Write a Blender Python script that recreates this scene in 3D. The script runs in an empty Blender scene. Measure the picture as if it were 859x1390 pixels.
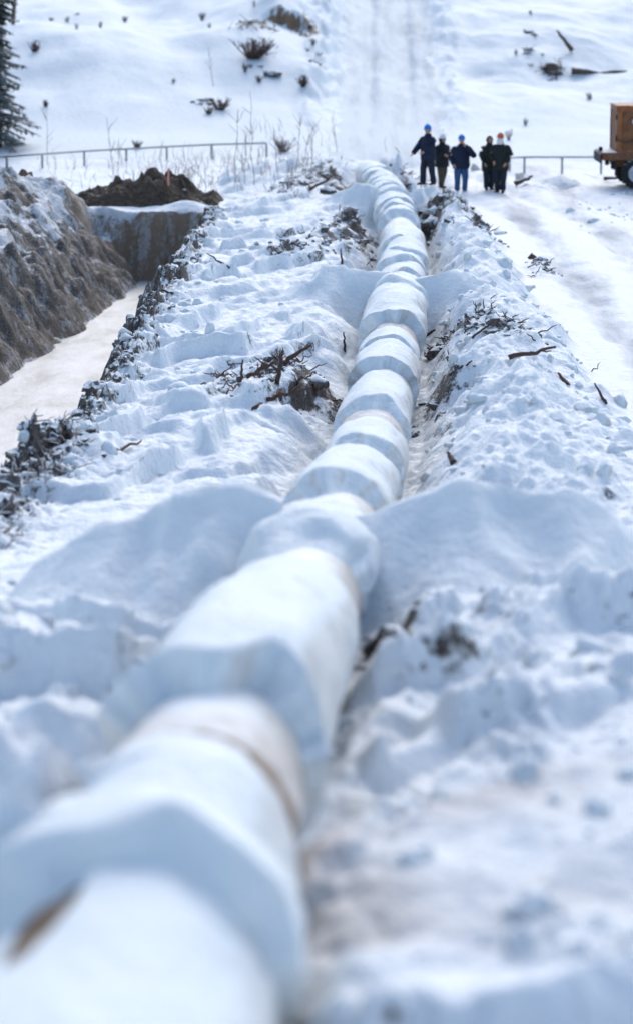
import bpy, bmesh, math, random
import numpy as np
from mathutils import Vector, Matrix, noise as mnoise
random.seed(7); rng = np.random.default_rng(7)
S = bpy.context.scene
COL = S.collection
PI = math.pi

# ------------------------------------------------------------------ camera
F = 3580.0; TH = math.atan(724/F); CZ = 6.6
CT, ST = math.cos(TH), math.sin(TH)
def P(px, py, t):
    u = (px-429.5)/F; v = (py-695)/F
    return Vector((u*t, t*(CT - v*ST), CZ + t*(-ST - v*CT)))
def proj(p):
    x, y, z = p[0], p[1], p[2]-CZ
    t = y*CT - z*ST; up = y*ST + z*CT
    return 429.5 + F*x/t, 695 - F*up/t, t
cam = bpy.data.cameras.new('camera'); co = bpy.data.objects.new('camera', cam); COL.objects.link(co)
co.location = (0, 0, CZ); co.rotation_euler = (PI/2-TH, 0, 0)
cam.sensor_fit = 'VERTICAL'; cam.sensor_height = 36; cam.lens = F/1390*36
cam.clip_end = 3000; cam.clip_start = .1
cam.dof.use_dof = True; cam.dof.focus_distance = 49
cam.dof.aperture_fstop = cam.lens/1000/0.105
S.camera = co

# ------------------------------------------------------------------ light
w = bpy.data.worlds.new('World'); S.world = w; w.use_nodes = True
nt = w.node_tree; nt.nodes.clear()
sky = nt.nodes.new('ShaderNodeTexSky'); sky.sky_type = 'NISHITA'; sky.sun_disc = False
SUN_EL, SUN_AZ = math.radians(38), math.radians(8)     # azimuth from +Y towards +X
sky.sun_elevation = SUN_EL; sky.sun_rotation = SUN_AZ
sky.dust_density = 1.2; sky.air_density = 1.0; sky.ozone_density = 1.0
bg = nt.nodes.new('ShaderNodeBackground'); bg.inputs[1].default_value = .15
wo = nt.nodes.new('ShaderNodeOutputWorld')
nt.links.new(sky.outputs[0], bg.inputs[0]); nt.links.new(bg.outputs[0], wo.inputs[0])
sl = bpy.data.lights.new('sun', 'SUN'); sl.energy = 1.05; sl.angle = math.radians(42); sl.color = (1, .97, .92)
so = bpy.data.objects.new('sun', sl); COL.objects.link(so)
sd = Vector((math.sin(SUN_AZ)*math.cos(SUN_EL), math.cos(SUN_AZ)*math.cos(SUN_EL), math.sin(SUN_EL)))
so.rotation_euler = sd.to_track_quat('Z', 'Y').to_euler()
vs = S.view_settings; vs.view_transform = 'Standard'; vs.look = 'None'; vs.gamma = 1; vs.use_curve_mapping = False
vs.exposure = 0.71
S.cycles.max_bounces = 5; S.cycles.diffuse_bounces = 3; S.cycles.use_denoising = True

# ------------------------------------------------------------------ materials
def new_mat(name):
    m = bpy.data.materials.new(name); m.use_nodes = True
    n = m.node_tree; b = n.nodes['Principled BSDF']
    return m, n, b
def N(n, t, **kw):
    x = n.nodes.new(t)
    for k, v in kw.items(): setattr(x, k, v)
    return x
def math_node(n, op, a, b=None, c=None):
    x = n.nodes.new('ShaderNodeMath'); x.operation = op
    for i, v in enumerate((a, b, c)):
        if v is None: continue
        if isinstance(v, (int, float)): x.inputs[i].default_value = v
        else: n.links.new(v, x.inputs[i])
    return x.outputs[0]
def noise_tex(n, scale, detail=4, rough=.55, coord=None, vec_scale=None):
    x = N(n, 'ShaderNodeTexNoise'); x.inputs['Scale'].default_value = scale
    x.inputs['Detail'].default_value = detail; x.inputs['Roughness'].default_value = rough
    if coord is None:
        g = N(n, 'ShaderNodeNewGeometry'); coord = g.outputs['Position']
    if vec_scale:
        mp = N(n, 'ShaderNodeMapping'); mp.inputs['Scale'].default_value = vec_scale
        n.links.new(coord, mp.inputs['Vector']); coord = mp.outputs[0]
    n.links.new(coord, x.inputs['Vector'])
    return x.outputs['Fac']
def ramp(n, fac, stops):
    r = N(n, 'ShaderNodeValToRGB'); e = r.color_ramp.elements
    while len(e) > 1: e.remove(e[-1])
    e[0].position = stops[0][0]; e[0].color = (*stops[0][1], 1)
    for p, c in stops[1:]:
        q = e.new(p); q.color = (*c, 1)
    n.links.new(fac, r.inputs[0]); return r.outputs[0]
def mixc(n, fac, a, b):
    x = N(n, 'ShaderNodeMix', data_type='RGBA')
    if isinstance(fac, (int, float)): x.inputs[0].default_value = fac
    else: n.links.new(fac, x.inputs[0])
    for i, v in ((6, a), (7, b)):
        if isinstance(v, tuple): x.inputs[i].default_value = (*v, 1)
        else: n.links.new(v, x.inputs[i])
    return x.outputs[2]
def bump(n, b, h, strength, dist, prev=None):
    x = N(n, 'ShaderNodeBump'); x.inputs['Strength'].default_value = strength; x.inputs['Distance'].default_value = dist
    n.links.new(h, x.inputs['Height'])
    if prev is not None: n.links.new(prev, x.inputs['Normal'])
    n.links.new(x.outputs[0], b.inputs['Normal'])
    return x.outputs[0]

SNOW_C = (.80, .833, .845)
def snow_ground_mat(name, snow=SNOW_C, grey=(.58, .62, .68), greyamt=.25, bstr=.7, streak=None, icing=False, soilc=((.03, .025, .025), (.10, .08, .072), (.20, .17, .15), (.45, .45, .46))):
    """snow with soil showing where the 'soil' attribute says so, less on level ground"""
    m, n, b = new_mat(name)
    at = N(n, 'ShaderNodeAttribute', attribute_name='soil')
    g = N(n, 'ShaderNodeNewGeometry')
    sep = N(n, 'ShaderNodeSeparateXYZ'); n.links.new(g.outputs['Normal'], sep.inputs[0])
    n1 = noise_tex(n, 3.5, 6, .68); n2 = noise_tex(n, 17, 4, .65)
    tilt = math_node(n, 'SUBTRACT', .85, sep.outputs[2])
    s = math_node(n, 'MULTIPLY_ADD', n1, 1.1, at.outputs['Fac'])
    s = math_node(n, 'MULTIPLY_ADD', n2, .7, s)
    s = math_node(n, 'MULTIPLY_ADD', tilt, .6, s)
    cov = N(n, 'ShaderNodeMapRange', interpolation_type='SMOOTHSTEP'); n.links.new(s, cov.inputs[0])
    cov.inputs[1].default_value = 1.38; cov.inputs[2].default_value = 1.56
    # only where the attribute allows it
    gate = math_node(n, 'GREATER_THAN', at.outputs['Fac'], .04)
    cv = math_node(n, 'MULTIPLY', cov.outputs[0], gate)
    n3 = noise_tex(n, 26, 5, .7)
    soil = ramp(n, n3, [(.3, soilc[0]), (.5, soilc[1]), (.63, soilc[2]), (.74, soilc[3])])
    if icing:
        n5 = noise_tex(n, 1.0, 5, .65, vec_scale=(3.2, 2.2, .75)); n6 = noise_tex(n, 9, 4, .7)
        fr_ = math_node(n, 'MULTIPLY_ADD', n6, .6, n5)
        fm = N(n, 'ShaderNodeMapRange', interpolation_type='SMOOTHSTEP'); n.links.new(fr_, fm.inputs[0]); fm.inputs[1].default_value = .80; fm.inputs[2].default_value = .98; fm.inputs[4].default_value = .7
        ps = N(n, 'ShaderNodeSeparateXYZ'); n.links.new(g.outputs['Position'], ps.inputs[0])
        ey = N(n, 'ShaderNodeMapRange', interpolation_type='SMOOTHSTEP'); n.links.new(ps.outputs[1], ey.inputs[0]); ey.inputs[1].default_value = 74.6; ey.inputs[2].default_value = 75.6
        soil = mixc(n, ey.outputs[0], soil, mixc(n, n3, (.20, .13, .085), (.52, .39, .28)))  # end wall: brown soil, its colour also lightened to offset the trench shade
        soil = mixc(n, fm.outputs[0], soil, (.60, .61, .63))
    if name == 'packed_snow':
        wv = N(n, 'ShaderNodeSeparateXYZ'); n.links.new(g.outputs['Position'], wv.inputs[0])
        r0 = math_node(n, 'SINE', math_node(n, 'MULTIPLY', wv.outputs[0], 3.4))
    if streak:
        n4 = noise_tex(n, 1.0, 5, .6, vec_scale=streak)
    else:
        n4 = noise_tex(n, .9, 5, .6)
    if name == 'packed_snow': n4 = math_node(n, 'MULTIPLY_ADD', r0, .13, n4)
    gr = N(n, 'ShaderNodeMapRange'); n.links.new(n4, gr.inputs[0])
    gr.inputs[1].default_value = .48; gr.inputs[2].default_value = .72; gr.inputs[4].default_value = greyamt
    sn = mixc(n, gr.outputs[0], snow, grey)
    if name == 'snow_crust':
        sa = N(n, 'ShaderNodeAttribute', attribute_name='sand'); sn = mixc(n, sa.outputs['Fac'], sn, (.60, .575, .555))
    n.links.new(mixc(n, cv, sn, soil), b.inputs['Base Color'])
    b.inputs['Roughness'].default_value = .62
    b.inputs['Specular IOR Level'].default_value = .25
    h1 = noise_tex(n, 5, 5, .6); h2 = noise_tex(n, 22, 4, .6)
    p = bump(n, b, h1, bstr, .11); p = bump(n, b, h2, bstr*.8, .03, p)
    ck = math_node(n, 'MULTIPLY', n3, cv); bump(n, b, ck, .9, .06, p)
    return m
M = {}
M['snow'] = snow_ground_mat('snow_crust')
M['road'] = snow_ground_mat('packed_snow', (.75, .775, .795), (.40, .43, .47), 1.0, .5, (1.1, .16, 1))
M['track'] = snow_ground_mat('icy_track', (.56, .625, .66), (.38, .44, .48), .85, .6, (1.5, .16, .4))
M['hill'] = snow_ground_mat('shaded_hill_snow', (.655, .715, .75), (.54, .60, .65), .3, .4, None, False, ((.11, .07, .045), (.24, .155, .095), (.33, .24, .17), (.5, .48, .46)))  # snow colour darkened to stand in for shade on the slope
M['bank'] = snow_ground_mat('bank_soil', (.66, .68, .71), (.34, .34, .34), .8, 1, None, True, ((.066, .055, .046), (.15, .124, .102), (.25, .22, .195), (.55, .55, .56)))

def simple(name, c, rough=.7, var=.25, sc=20, bs=.2, bd=.02, snow=0, metal=0, snow_lo=.35, snow_hi=.75):
    """coloured surface with tonal variation; snow>0 lets snow lie on its upward faces"""
    m, n, b = new_mat(name)
    tc = N(n, 'ShaderNodeTexCoord').outputs['Object']
    f = noise_tex(n, sc, 5, .6, tc)
    lo = tuple(v*(1-var) for v in c); hi = tuple(min(1, v*(1+var)) for v in c)
    colr = ramp(n, f, [(.3, lo), (.7, hi)])
    if snow:
        g = N(n, 'ShaderNodeNewGeometry'); sep = N(n, 'ShaderNodeSeparateXYZ'); n.links.new(g.outputs['Normal'], sep.inputs[0])
        f2 = noise_tex(n, 6, 4, .65, tc)
        s = math_node(n, 'MULTIPLY_ADD', f2, 1.0, sep.outputs[2]); s = math_node(n, 'SUBTRACT', s, .5)
        mr = N(n, 'ShaderNodeMapRange', interpolation_type='SMOOTHSTEP'); n.links.new(s, mr.inputs[0])
        mr.inputs[1].default_value = snow_lo; mr.inputs[2].default_value = snow_hi; mr.inputs[4].default_value = snow
        colr = mixc(n, mr.outputs[0], colr, SNOW_C)
    n.links.new(colr, b.inputs['Base Color'])
    b.inputs['Roughness'].default_value = rough; b.inputs['Metallic'].default_value = metal
    b.inputs['Specular IOR Level'].default_value = .3
    if bs: bump(n, b, f, bs, bd)
    return m
M['wood'] = simple('bark_wood', (.10, .07, .055), .8, .4, 18, .5, .02, snow=.9, snow_lo=.55, snow_hi=.95)
M['stick'] = simple('dark_stick', (.085, .05, .04), .8, .4, 25, .4, .01)
M['soil'] = simple('frozen_soil', (.13, .11, .10), .9, .6, 9, .8, .06, snow=.95, snow_lo=.35, snow_hi=.75)
M['heap'] = simple('heap_soil', (.085, .062, .045), .9, .55, 7, 1, .12, snow=.9, snow_lo=.98, snow_hi=1.2)
M['frosty'] = simple('frosted_stalk', (.26, .24, .235), .8, .5, 14, .3, .01, snow=.8, snow_lo=.4, snow_hi=.9)
M['tuftmat'] = simple('grey_brown_brush', (.15, .125, .115), .8, .4, 12, 0, snow=.6, snow_lo=.5, snow_hi=1.0)
M['weed'] = simple('dry_stalk', (.30, .25, .21), .8, .3, 10, 0)
M['needle'] = simple('spruce_needles', (.045, .062, .052), .7, .45, 6, 0, snow=.45, snow_lo=.55, snow_hi=1.1)
M['rail'] = simple('pale_rail', (.30, .29, .29), .7, .3, 12, .1)
M['pipe'] = simple('coated_pipe', (.50, .46, .42), .6, .25, 4, .3, .02, snow=.9, snow_lo=.5, snow_hi=1.1)
M['band'] = simple('wood_band', (.60, .545, .50), .7, .22, 6, .3, .02, snow=.8, snow_lo=.70, snow_hi=1.25)
M['dark'] = simple('dark_cloth', (.012, .014, .02), .85, .35, 14, .4, .02)
M['navy'] = simple('navy_cloth', (.012, .02, .045), .85, .35, 14, .4, .02)
M['greenblack'] = simple('green_black_cloth', (.016, .02, .02), .85, .35, 14, .4, .02)
M['jeans'] = simple('blue_jeans', (.032, .085, .20), .85, .35, 14, .4, .02)
M['olive'] = simple('olive_trousers', (.065, .055, .035), .85, .35, 14, .4, .02)
M['navytrouser'] = simple('dark_blue_trousers', (.014, .019, .034), .85, .35, 14, .4, .02)
M['boot'] = simple('boot_leather', (.03, .026, .024), .6, .3, 14, .2)
M['paleboot'] = simple('felt_boot', (.42, .40, .38), .8, .2, 14, .2)
M['skin'] = simple('skin', (.48, .26, .19), .55, .1, 20, 0)
M['hair'] = simple('hair', (.03, .022, .018), .8, .3, 40, .3)
M['helm_blue'] = simple('blue_helmet', (.015, .20, .60), .35, .06, 4, 0)
M['helm_white'] = simple('white_helmet', (.72, .73, .75), .35, .06, 4, 0)
M['helm_orange'] = simple('orange_helmet', (.62, .14, .06), .35, .06, 4, 0)
M['fleece'] = simple('pale_fleece', (.72, .68, .66), .95, .12, 40, .3)
M['orange'] = simple('rusty_orange_paint', (.25, .088, .03), .6, .42, 2.4, .12, .01)
M['orange2'] = simple('dull_orange_panel', (.17, .072, .03), .65, .45, 3, .12, .01)
M['brownmetal'] = simple('brown_chassis', (.16, .075, .04), .7, .4, 5, .15, .01, snow=.9, snow_lo=.7, snow_hi=1.)
M['black'] = simple('black_rubber', (.018, .018, .02), .8, .4, 9, .3, .02, snow=.5, snow_lo=.5, snow_hi=1.)
M['rim'] = simple('frosted_rim', (.48, .50, .53), .6, .2, 9, .1)
M['lampred'] = simple('red_lens', (.35, .02, .015), .3, .1, 5, 0)
M['pink'] = simple('pink_stake', (.60, .25, .20), .7, .2, 9, 0)

def snow_lump_mat(name, c, frost=.0, cloth=.5):
    m, n, b = new_mat(name)
    f = noise_tex(n, 2.2, 5, .6); f2 = noise_tex(n, 30, 3, .6); f3 = noise_tex(n, 7, 5, .65)
    dirty = N(n, 'ShaderNodeMapRange'); n.links.new(f, dirty.inputs[0]); dirty.inputs[1].default_value = .52; dirty.inputs[2].default_value = .75; dirty.inputs[4].default_value = frost
    g = N(n, 'ShaderNodeNewGeometry'); sep = N(n, 'ShaderNodeSeparateXYZ'); n.links.new(g.outputs['Normal'], sep.inputs[0])
    s = math_node(n, 'MULTIPLY_ADD', f3, -.55, math_node(n, 'ABSOLUTE', sep.outputs[0]))
    s = math_node(n, 'SUBTRACT', 1.0, s)
    mr = N(n, 'ShaderNodeMapRange', interpolation_type='SMOOTHSTEP'); n.links.new(s, mr.inputs[0])
    mr.inputs[1].default_value = .38; mr.inputs[2].default_value = .62; mr.inputs[3].default_value = 1-cloth; mr.inputs[4].default_value = 1
    cl = ramp(n, f, [(.35, (.50, .45, .40)), (.5, (.60, .57, .53)), (.65, (.36, .31, .27))])
    sn = mixc(n, dirty.outputs[0], c, (.60, .59, .58))
    n.links.new(mixc(n, mr.outputs[0], cl, sn), b.inputs['Base Color'])
    b.inputs['Roughness'].default_value = .65; b.inputs['Specular IOR Level'].default_value = .2
    p = bump(n, b, f3, .7, .09); bump(n, b, f2, .5, .02, p)
    return m
M['cover'] = snow_lump_mat('snowy_wrapping', (.79, .835, .85), .25)
M['bag'] = snow_lump_mat('snowy_bag_cloth', (.78, .825, .84), .15, .12)

def ice_mat():
    m, n, b = new_mat('milky_ice')
    f = noise_tex(n, 1.0, 5, .6, vec_scale=(1.4, .5, 1)); 
    c = ramp(n, f, [(.32, (.36, .345, .32)), (.48, (.55, .54, .52)), (.66, (.67, .67, .66))])
    n.links.new(c, b.inputs['Base Color']); b.inputs['Roughness'].default_value = .5
    b.inputs['Specular IOR Level'].default_value = .35
    bump(n, b, f, .5, .08)
    return m
M['ice'] = ice_mat()

# ------------------------------------------------------------------ helpers
def mesh_obj(name, verts, faces, mat, parent=None, smooth=True):
    me = bpy.data.meshes.new(name); me.from_pydata([tuple(v) for v in verts], [], faces); me.update()
    if smooth: me.polygons.foreach_set('use_smooth', [True]*len(me.polygons))
    me.materials.append(mat)
    o = bpy.data.objects.new(name, me); COL.objects.link(o)
    if parent is not None:
        o.parent = parent
    return o
def bm_obj(name, bm, mat, parent=None, smooth=True):
    bmesh.ops.recalc_face_normals(bm, faces=bm.faces)
    me = bpy.data.meshes.new(name); bm.to_mesh(me); bm.free()
    if smooth: me.polygons.foreach_set('use_smooth', [True]*len(me.polygons))
    me.materials.append(mat)
    o = bpy.data.objects.new(name, me); COL.objects.link(o)
    if parent is not None: o.parent = parent
    return o
def tag(o, label, cat, group=None):
    o['label'] = label; o['category'] = cat
    if group: o['group'] = group
    return o
def thing(name, label, cat, loc=(0, 0, 0), rz=0, group=None):
    o = bpy.data.objects.new(name, None); COL.objects.link(o); o.empty_display_size = .2
    o.location = loc; o.rotation_euler = (0, 0, rz)
    return tag(o, label, cat, group)
def sm(a, b, x):
    t = np.clip((x-a)/(b-a), 0, 1); return t*t*(3-2*t)
_perm = rng.permutation(256); _perm = np.concatenate([_perm, _perm, _perm])
_ga = rng.uniform(0, 2*PI, 256); _gx, _gy = np.cos(_ga), np.sin(_ga)
def pn(x, y, seed=0):
    x = x + seed*17.31; y = y + seed*9.17
    xi = np.floor(x).astype(int); yi = np.floor(y).astype(int); xf = x-xi; yf = y-yi
    u = xf**3*(xf*(xf*6-15)+10); v = yf**3*(yf*(yf*6-15)+10)
    def g(ix, iy, fx, fy):
        h = _perm[(_perm[ix & 255] + iy) & 255]; return _gx[h]*fx + _gy[h]*fy
    a = g(xi, yi, xf, yf); b = g(xi+1, yi, xf-1, yf); c = g(xi, yi+1, xf, yf-1); d = g(xi+1, yi+1, xf-1, yf-1)
    return ((a*(1-u)+b*u)*(1-v) + (c*(1-u)+d*u)*v)*1.5
def fbm(x, y, seed=0, o=4, gain=.5):
    s = 0; a = 1; f = 1
    for i in range(o):
        s = s + a*pn(x*f, y*f, seed+i*3); a *= gain; f *= 2.03
    return s
def ridged(x, y, seed=0, o=4):
    s = 0; a = 1; f = 1
    for i in range(o):
        s = s + a*(1-2*np.abs(pn(x*f, y*f, seed+i*5))); a *= .5; f *= 2.1
    return s*.5
def billow(x, y, seed=0, o=3):
    s = 0; a = 1; f = 1
    for i in range(o):
        s = s + a*np.abs(pn(x*f, y*f, seed+i*5)); a *= .5; f *= 2.1
    return s

# ------------------------------------------------------------------ pipe line
# seen centre (px,py) and distance along the view
PT = [(-60, 2080, 6.5), (60, 1690, 8.2), (150, 1440, 10.0), (195, 1300, 11.0), (262, 1120, 13.0), (330, 960, 16.2), (376, 890, 19.5), (415, 815, 23.6), (452, 735, 28.5), (492, 645, 36),
      (515, 560, 42), (532, 470, 50), (543, 405, 57.5), (547, 345, 66), (538, 300, 75), (524, 268, 83), (508, 249, 89), (495, 240, 94), (484, 235, 98)]
_pp = np.array([P(*q) for q in PT])
_yy = np.linspace(_pp[0, 1], _pp[-1, 1], 1200)
def _smooth(v, k=45):
    pad = np.concatenate([2*v[0]-v[k:0:-1], v, 2*v[-1]-v[-2:-k-2:-1]])
    ker = np.hanning(2*k+1); ker /= ker.sum()
    return np.convolve(pad, ker, 'valid')
_xx = _smooth(np.interp(_yy, _pp[:, 1], _pp[:, 0])); _zz = _smooth(np.interp(_yy, _pp[:, 1], _pp[:, 2]))
def xp(Y): return np.interp(Y, _yy, _xx)
def zp(Y): return np.interp(Y, _yy, _zz)
RP = .50
_pytop = np.array([proj((a, b, c+RP))[1] for a, b, c in zip(_xx, _yy, _zz)])
def Ytop(py, extra=0.0):            # distance at which the crown of the pipe shows at row py
    pt = _pytop if not extra else np.array([proj((a, b, c+RP+extra))[1] for a, b, c in zip(_xx, _yy, _zz)])
    return float(np.interp(-py, -pt, _yy))

# ------------------------------------------------------------------ terrain
BY = [-80, 0, 8, 11, 13, 16, 20, 24, 29, 36, 42, 95, 98, 104, 112, 125, 140, 170, 260, 420, 800]
BZ = [2.6, 2.5, 2.3, 2.15, 1.95, 1.6, 1.2, .78, .3, .02, 0, 0, .2, .85, 1.9, 3.9, 6.3, 11.5, 27, 50, 90]
_by = np.linspace(-80, 800, 8801); _bz = _smooth(np.interp(_by, BY, BZ), 18)
def base(Y): return np.interp(Y, _by, _bz)
def road_edge(Y): return np.interp(Y, [0, 30, 45, 55, 66, 75, 84, 92, 98], [5.6, 4.75, 4.5, 4.45, 4.5, 4.3, 3.2, 2.2, 1.4])
def bank_edge(Y): return np.interp(Y, [15, 28, 33, 37, 41, 48, 60, 75], [-5.0, -4.7, -4.35, -3.95, -3.65, -3.6, -3.4, -3.1])
def wall_foot(Y): return np.interp(Y, [20, 45, 58, 65, 72, 77], [-7.4, -7.1, -6.55, -5.75, -5.2, -4.95])
def trackx(Y): return 2.75 + (Y-98)*.022
OCY = 123.0
BUMPS = []
SOIL_SHADE = []      # (x, y, rx, ry, amount, lump) filled below from bare soil spots and one painted hollow shade
def height(X, Y, want_soil=False):
    X = np.asarray(X, float); Y = np.asarray(Y, float)
    b = base(Y); d = X - xp(np.clip(Y, _yy[0], _yy[-1])); z = b.copy()
    soil = np.zeros_like(z)
    hill = sm(97, 118, Y); flatn = 1-sm(94, 99, Y)
    # hill relief
    tr = np.abs(X-trackx(Y)); offt = sm(1.6, 3.6, tr)
    z = z + hill*offt*1.15*np.exp(-((Y-116)/9)**2)*sm(1.5, -3.5, X) - hill*offt*.55*np.exp(-((Y-103)/6)**2)*sm(1, -2, X)*0
    z = z + hill*(.25+.75*offt)*(.65*fbm(X/8, Y/13, 3, 3) + .07*fbm(X/2.2, Y/4, 5, 4) + .16*ridged(X/3.5+Y/9, Y/5, 6, 3)*sm(3, 8, X))
    z = z + hill*(1-offt)*(-.36 - .15*(np.exp(-((tr-.85)/.28)**2)) + .05*fbm(X/.7, Y/2.5, 8, 3) + .09*fbm(X/1.6, Y/6, 10, 2)) * sm(97, 104, Y)
    z = z + hill*(.55*np.exp(-((X-trackx(Y)+2.9)/.7)**2)*(.7+.7*fbm(X/.9, Y/3, 17, 3)) + .3*np.exp(-((X-trackx(Y)-2.7)/.6)**2)*(.7+.7*fbm(X/.9, Y/3, 18, 3)))
    # earth outcrop on the slope
    oc = np.exp(-((X+2.6)/3.0)**2-((Y-OCY-5)/6)**2)
    z = z + 1.1*oc + .75*sm(OCY-.35, OCY+.35, Y + .5*fbm(X/.8, Y*0, 11, 3))*np.exp(-((X+1.35+.3*pn(Y*.8,X*.8,12))/1.15)**4)*(1-sm(OCY+1.5, OCY+8, Y))
    # far fringe beyond the plain
    near = 1-sm(20, 30, Y)
    # soft undulation everywhere
    e = road_edge(Y) + .25*pn(Y*.7, X*0+3.1, 2)
    rd = sm(-.25, .35, X-e)*flatn*(1-sm(14, 16, X)*.0)
    off = 1-rd
    z = z + off*flatn*(.05*fbm(X/.9, Y/1.1, 21, 4) + .10*fbm(X/2.6, Y/3.2, 22, 2))
    # road: level with shallow ruts
    rut = np.exp(-((X-e-1.5)/.35)**2) + np.exp(-((X-e-3.3)/.35)**2) + np.exp(-((X-e-5.2)/.4)**2)
    z = z + rd*(-.16*rut + .016*fbm(X/.30, Y/1.2, 31, 4) + .02*fbm(X/1.6, Y/6, 32, 3) - .14) + .16*np.exp(-((X-e+.15)/.25)**2)*flatn*(.6+.8*fbm(X/.5, Y/.7, 33, 3))*(1-near)
    # ditch in which the pipe lies
    dw = 1.22 + .35*pn(Y*.5, Y*0, 41) - .15*near + .30*pn(Y*.9, X*.9, 43)
    ditch = np.exp(-(np.abs(d)/dw)**4)*(1-sm(88, 98, Y))
    zd = zp(np.clip(Y, _yy[0], _yy[-1])) - .50 + (.10+.12*near)*fbm(X/.6, Y/.8, 44, 4)
    z = z*(1-ditch) + np.minimum(z, zd)*ditch
    # right berm between ditch and road
    t = np.clip((d-.7)/np.maximum(e-xp(np.clip(Y, _yy[0], _yy[-1]))-.7, .5), 0, 1)
    berm = np.sin(PI*np.clip(t, 0, 1))*(d > .7)*flatn*(1-near*.7)
    hum = ridged((X*.85-Y*.35)/1.5, (X*.35+Y*.85)/3.2, 51, 4)
    hum2 = billow((X*.9-Y*.4)/.55, (X*.4+Y*.9)/.9, 55, 3)
    z = z + berm*(.20 + .46*hum + .11*hum2 + .05*fbm(X/.28, Y/.34, 57, 3))
    # left bench: oblique wind steps running to the trench
    be = bank_edge(Y) + .30*fbm(Y/1.1, X*0+.7, 61, 4)
    bench = sm(-.55, -1.5, d)*sm(-.1, .35, X-be)*flatn*sm(29, 36, Y)
    wv = (Y - 2.3*X)/3.1 + .75*fbm(X/2.6, Y/4.5, 63, 3)
    k = np.floor(wv); f = wv-k
    amp = .13+.27*(np.sin(k*12.9898)*43758.5453 % 1)
    saw = np.where(f < .13, sm(0, .13, f), 1-(f-.13)/.87)
    lat = .35+.65*sm(.35, .6, .5+fbm(X/1.6, Y/2.4, 66, 2))
    z = z + bench*(amp*saw*lat + .06*ridged((X+Y*.4)/1.0, Y/2.0, 64, 4) + .035*fbm(X/.25, Y/.3, 65, 3))
    # lumpy snow close to the camera
    lump = near*sm(.40, .85, np.abs(d))
    dn = ridged((X*.92-Y*.38)/1.05, (X*.38+Y*.92)/3.0, 71, 4)
    dn2 = ridged((X*.90-Y*.44)/1.25, (X*.44+Y*.90)/6.0, 71, 2)
    cl_ = sm(.0, .5, fbm(X/1.3, Y/1.8, 76, 2))
    c1 = sm(-.30, .12, (X-.79)*.56-(Y-12.9))*sm(-.55, .1, X)*near
    wn = np.where(d > 0, Y - 1.0*X, Y + .45*X)/2.3 + .35*fbm(X/2.2, Y/3.0, 77, 2)
    kn = np.floor(wn); fn = wn-kn; an = .22+.34*(np.sin(kn*78.233+1)*43758.5453 % 1)
    sn_ = np.where(fn < .16, sm(0, .16, fn), 1-(fn-.16)/.84)
    z = z + lump*(1-.92*c1*sm(10.7, 11.3, Y))*an*sn_*(.4+.6*sm(.4, .6, .5+fbm(X/1.2, Y/1.8, 78, 2)))
    z = z + lump*(1-.92*c1*sm(10.7, 11.3, Y))*(.30*dn2 + cl_*(.16*billow(X/.30, Y/.40, 73, 3)-.05) + .03*fbm(X/.25, Y/.4, 74, 3) - .10)
    # smooth snow bank at the lower right
    z = z + c1*(.46 + .08*X - .16*np.clip((X-.79)*.56-(Y-12.9), 0, 3))
    z = z - .48*np.exp(-((X-1.5)/1.5)**2-((Y-15.0)/1.9)**2)*(1-c1)*1.5 - .40*np.exp(-((X+2.2)/1.0)**2-((Y-15.5)/1.4)**2)
    # trench
    tr_on = (1-sm(76.0, 76.5, Y+.25*fbm(X/.8, Y*0, 81, 3)))*sm(20, 26, Y)
    lw = wall_foot(Y) + .14*fbm(Y/2.6, X*0+2, 83, 2)
    up = lw - X
    zl = np.interp(up, [-.2, 0, .9, 2.0, 2.9, 4.2, 6.5, 9], [-2.35, -2.1, -1.0, .25, .85, 1.0, .35, 0])
    rough = sm(-.3, .6, up)*(1-sm(6, 9, up))
    zl = zl + rough*(.60*(billow(X/1.5, Y/1.9, 85, 3)-.35) + .16*fbm(X/.55, Y/.7, 87, 3))
    fr = sm(.18, -.45, X-be)
    zr = z*(1-fr) + fr*-2.35 + (fr*(1-fr)*4)*(.30*(billow(X/.45, Y/.6, 89, 4)-.4))
    zt = np.where(X < lw+.2, zl, zr)
    left_of = (X < be+.25)
    zt = np.where(left_of, zt, z)
    z = z*(1-tr_on) + zt*tr_on
    # frozen clods along the lip of the trench
    lip = np.exp(-((X-be-.25)/.42)**2)*sm(28, 32, Y)*(1-sm(74, 77, Y))
    lipw = np.exp(-((X-be-.35)/.9)**2)*sm(26, 29, Y)*(1-sm(34.5, 37, Y))
    z = z + (lip+lipw*.8)*(.30*billow(X/.30, Y/.40, 91, 4) - .05)
    # patches of bare soil and roots, and the painted hollow shade
    bl = .35+1.3*billow(X/.40, Y/.55, 95, 4)
    for (sx, sy, rx, ry, am, lp) in SOIL_SHADE:
        g = np.exp(-((X-sx)/rx)**2-((Y-sy)/ry)**2)
        z = z + g*lp*bl
        soil = np.maximum(soil, am*np.sqrt(g))
    for (sx, sy, rx, ry, hh) in BUMPS: z = z + hh*np.exp(-((X-sx)/rx)**2-((Y-sy)/ry)**2)
    if not want_soil: return z
    soil = np.maximum(soil, tr_on*sm(-.15, .35, up)*(.85-.42*sm(.7, 2.2, up)+.40*fbm(X/1.4, Y/2.2, 88, 3))*(1-sm(6, 8, up)))
    soil = np.maximum(soil, tr_on*(X < be+.2)*sm(.10, .5, fr)*.55*(X > lw))
    soil = np.maximum(soil, .52*lip)
    soil = np.maximum(soil, .58*lipw)
    soil = np.maximum(soil, .85*np.exp(-((Y-76.3)/.35)**2)*sm(0, .3, be+.2-X)*sm(lw-.6, lw, X))
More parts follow.
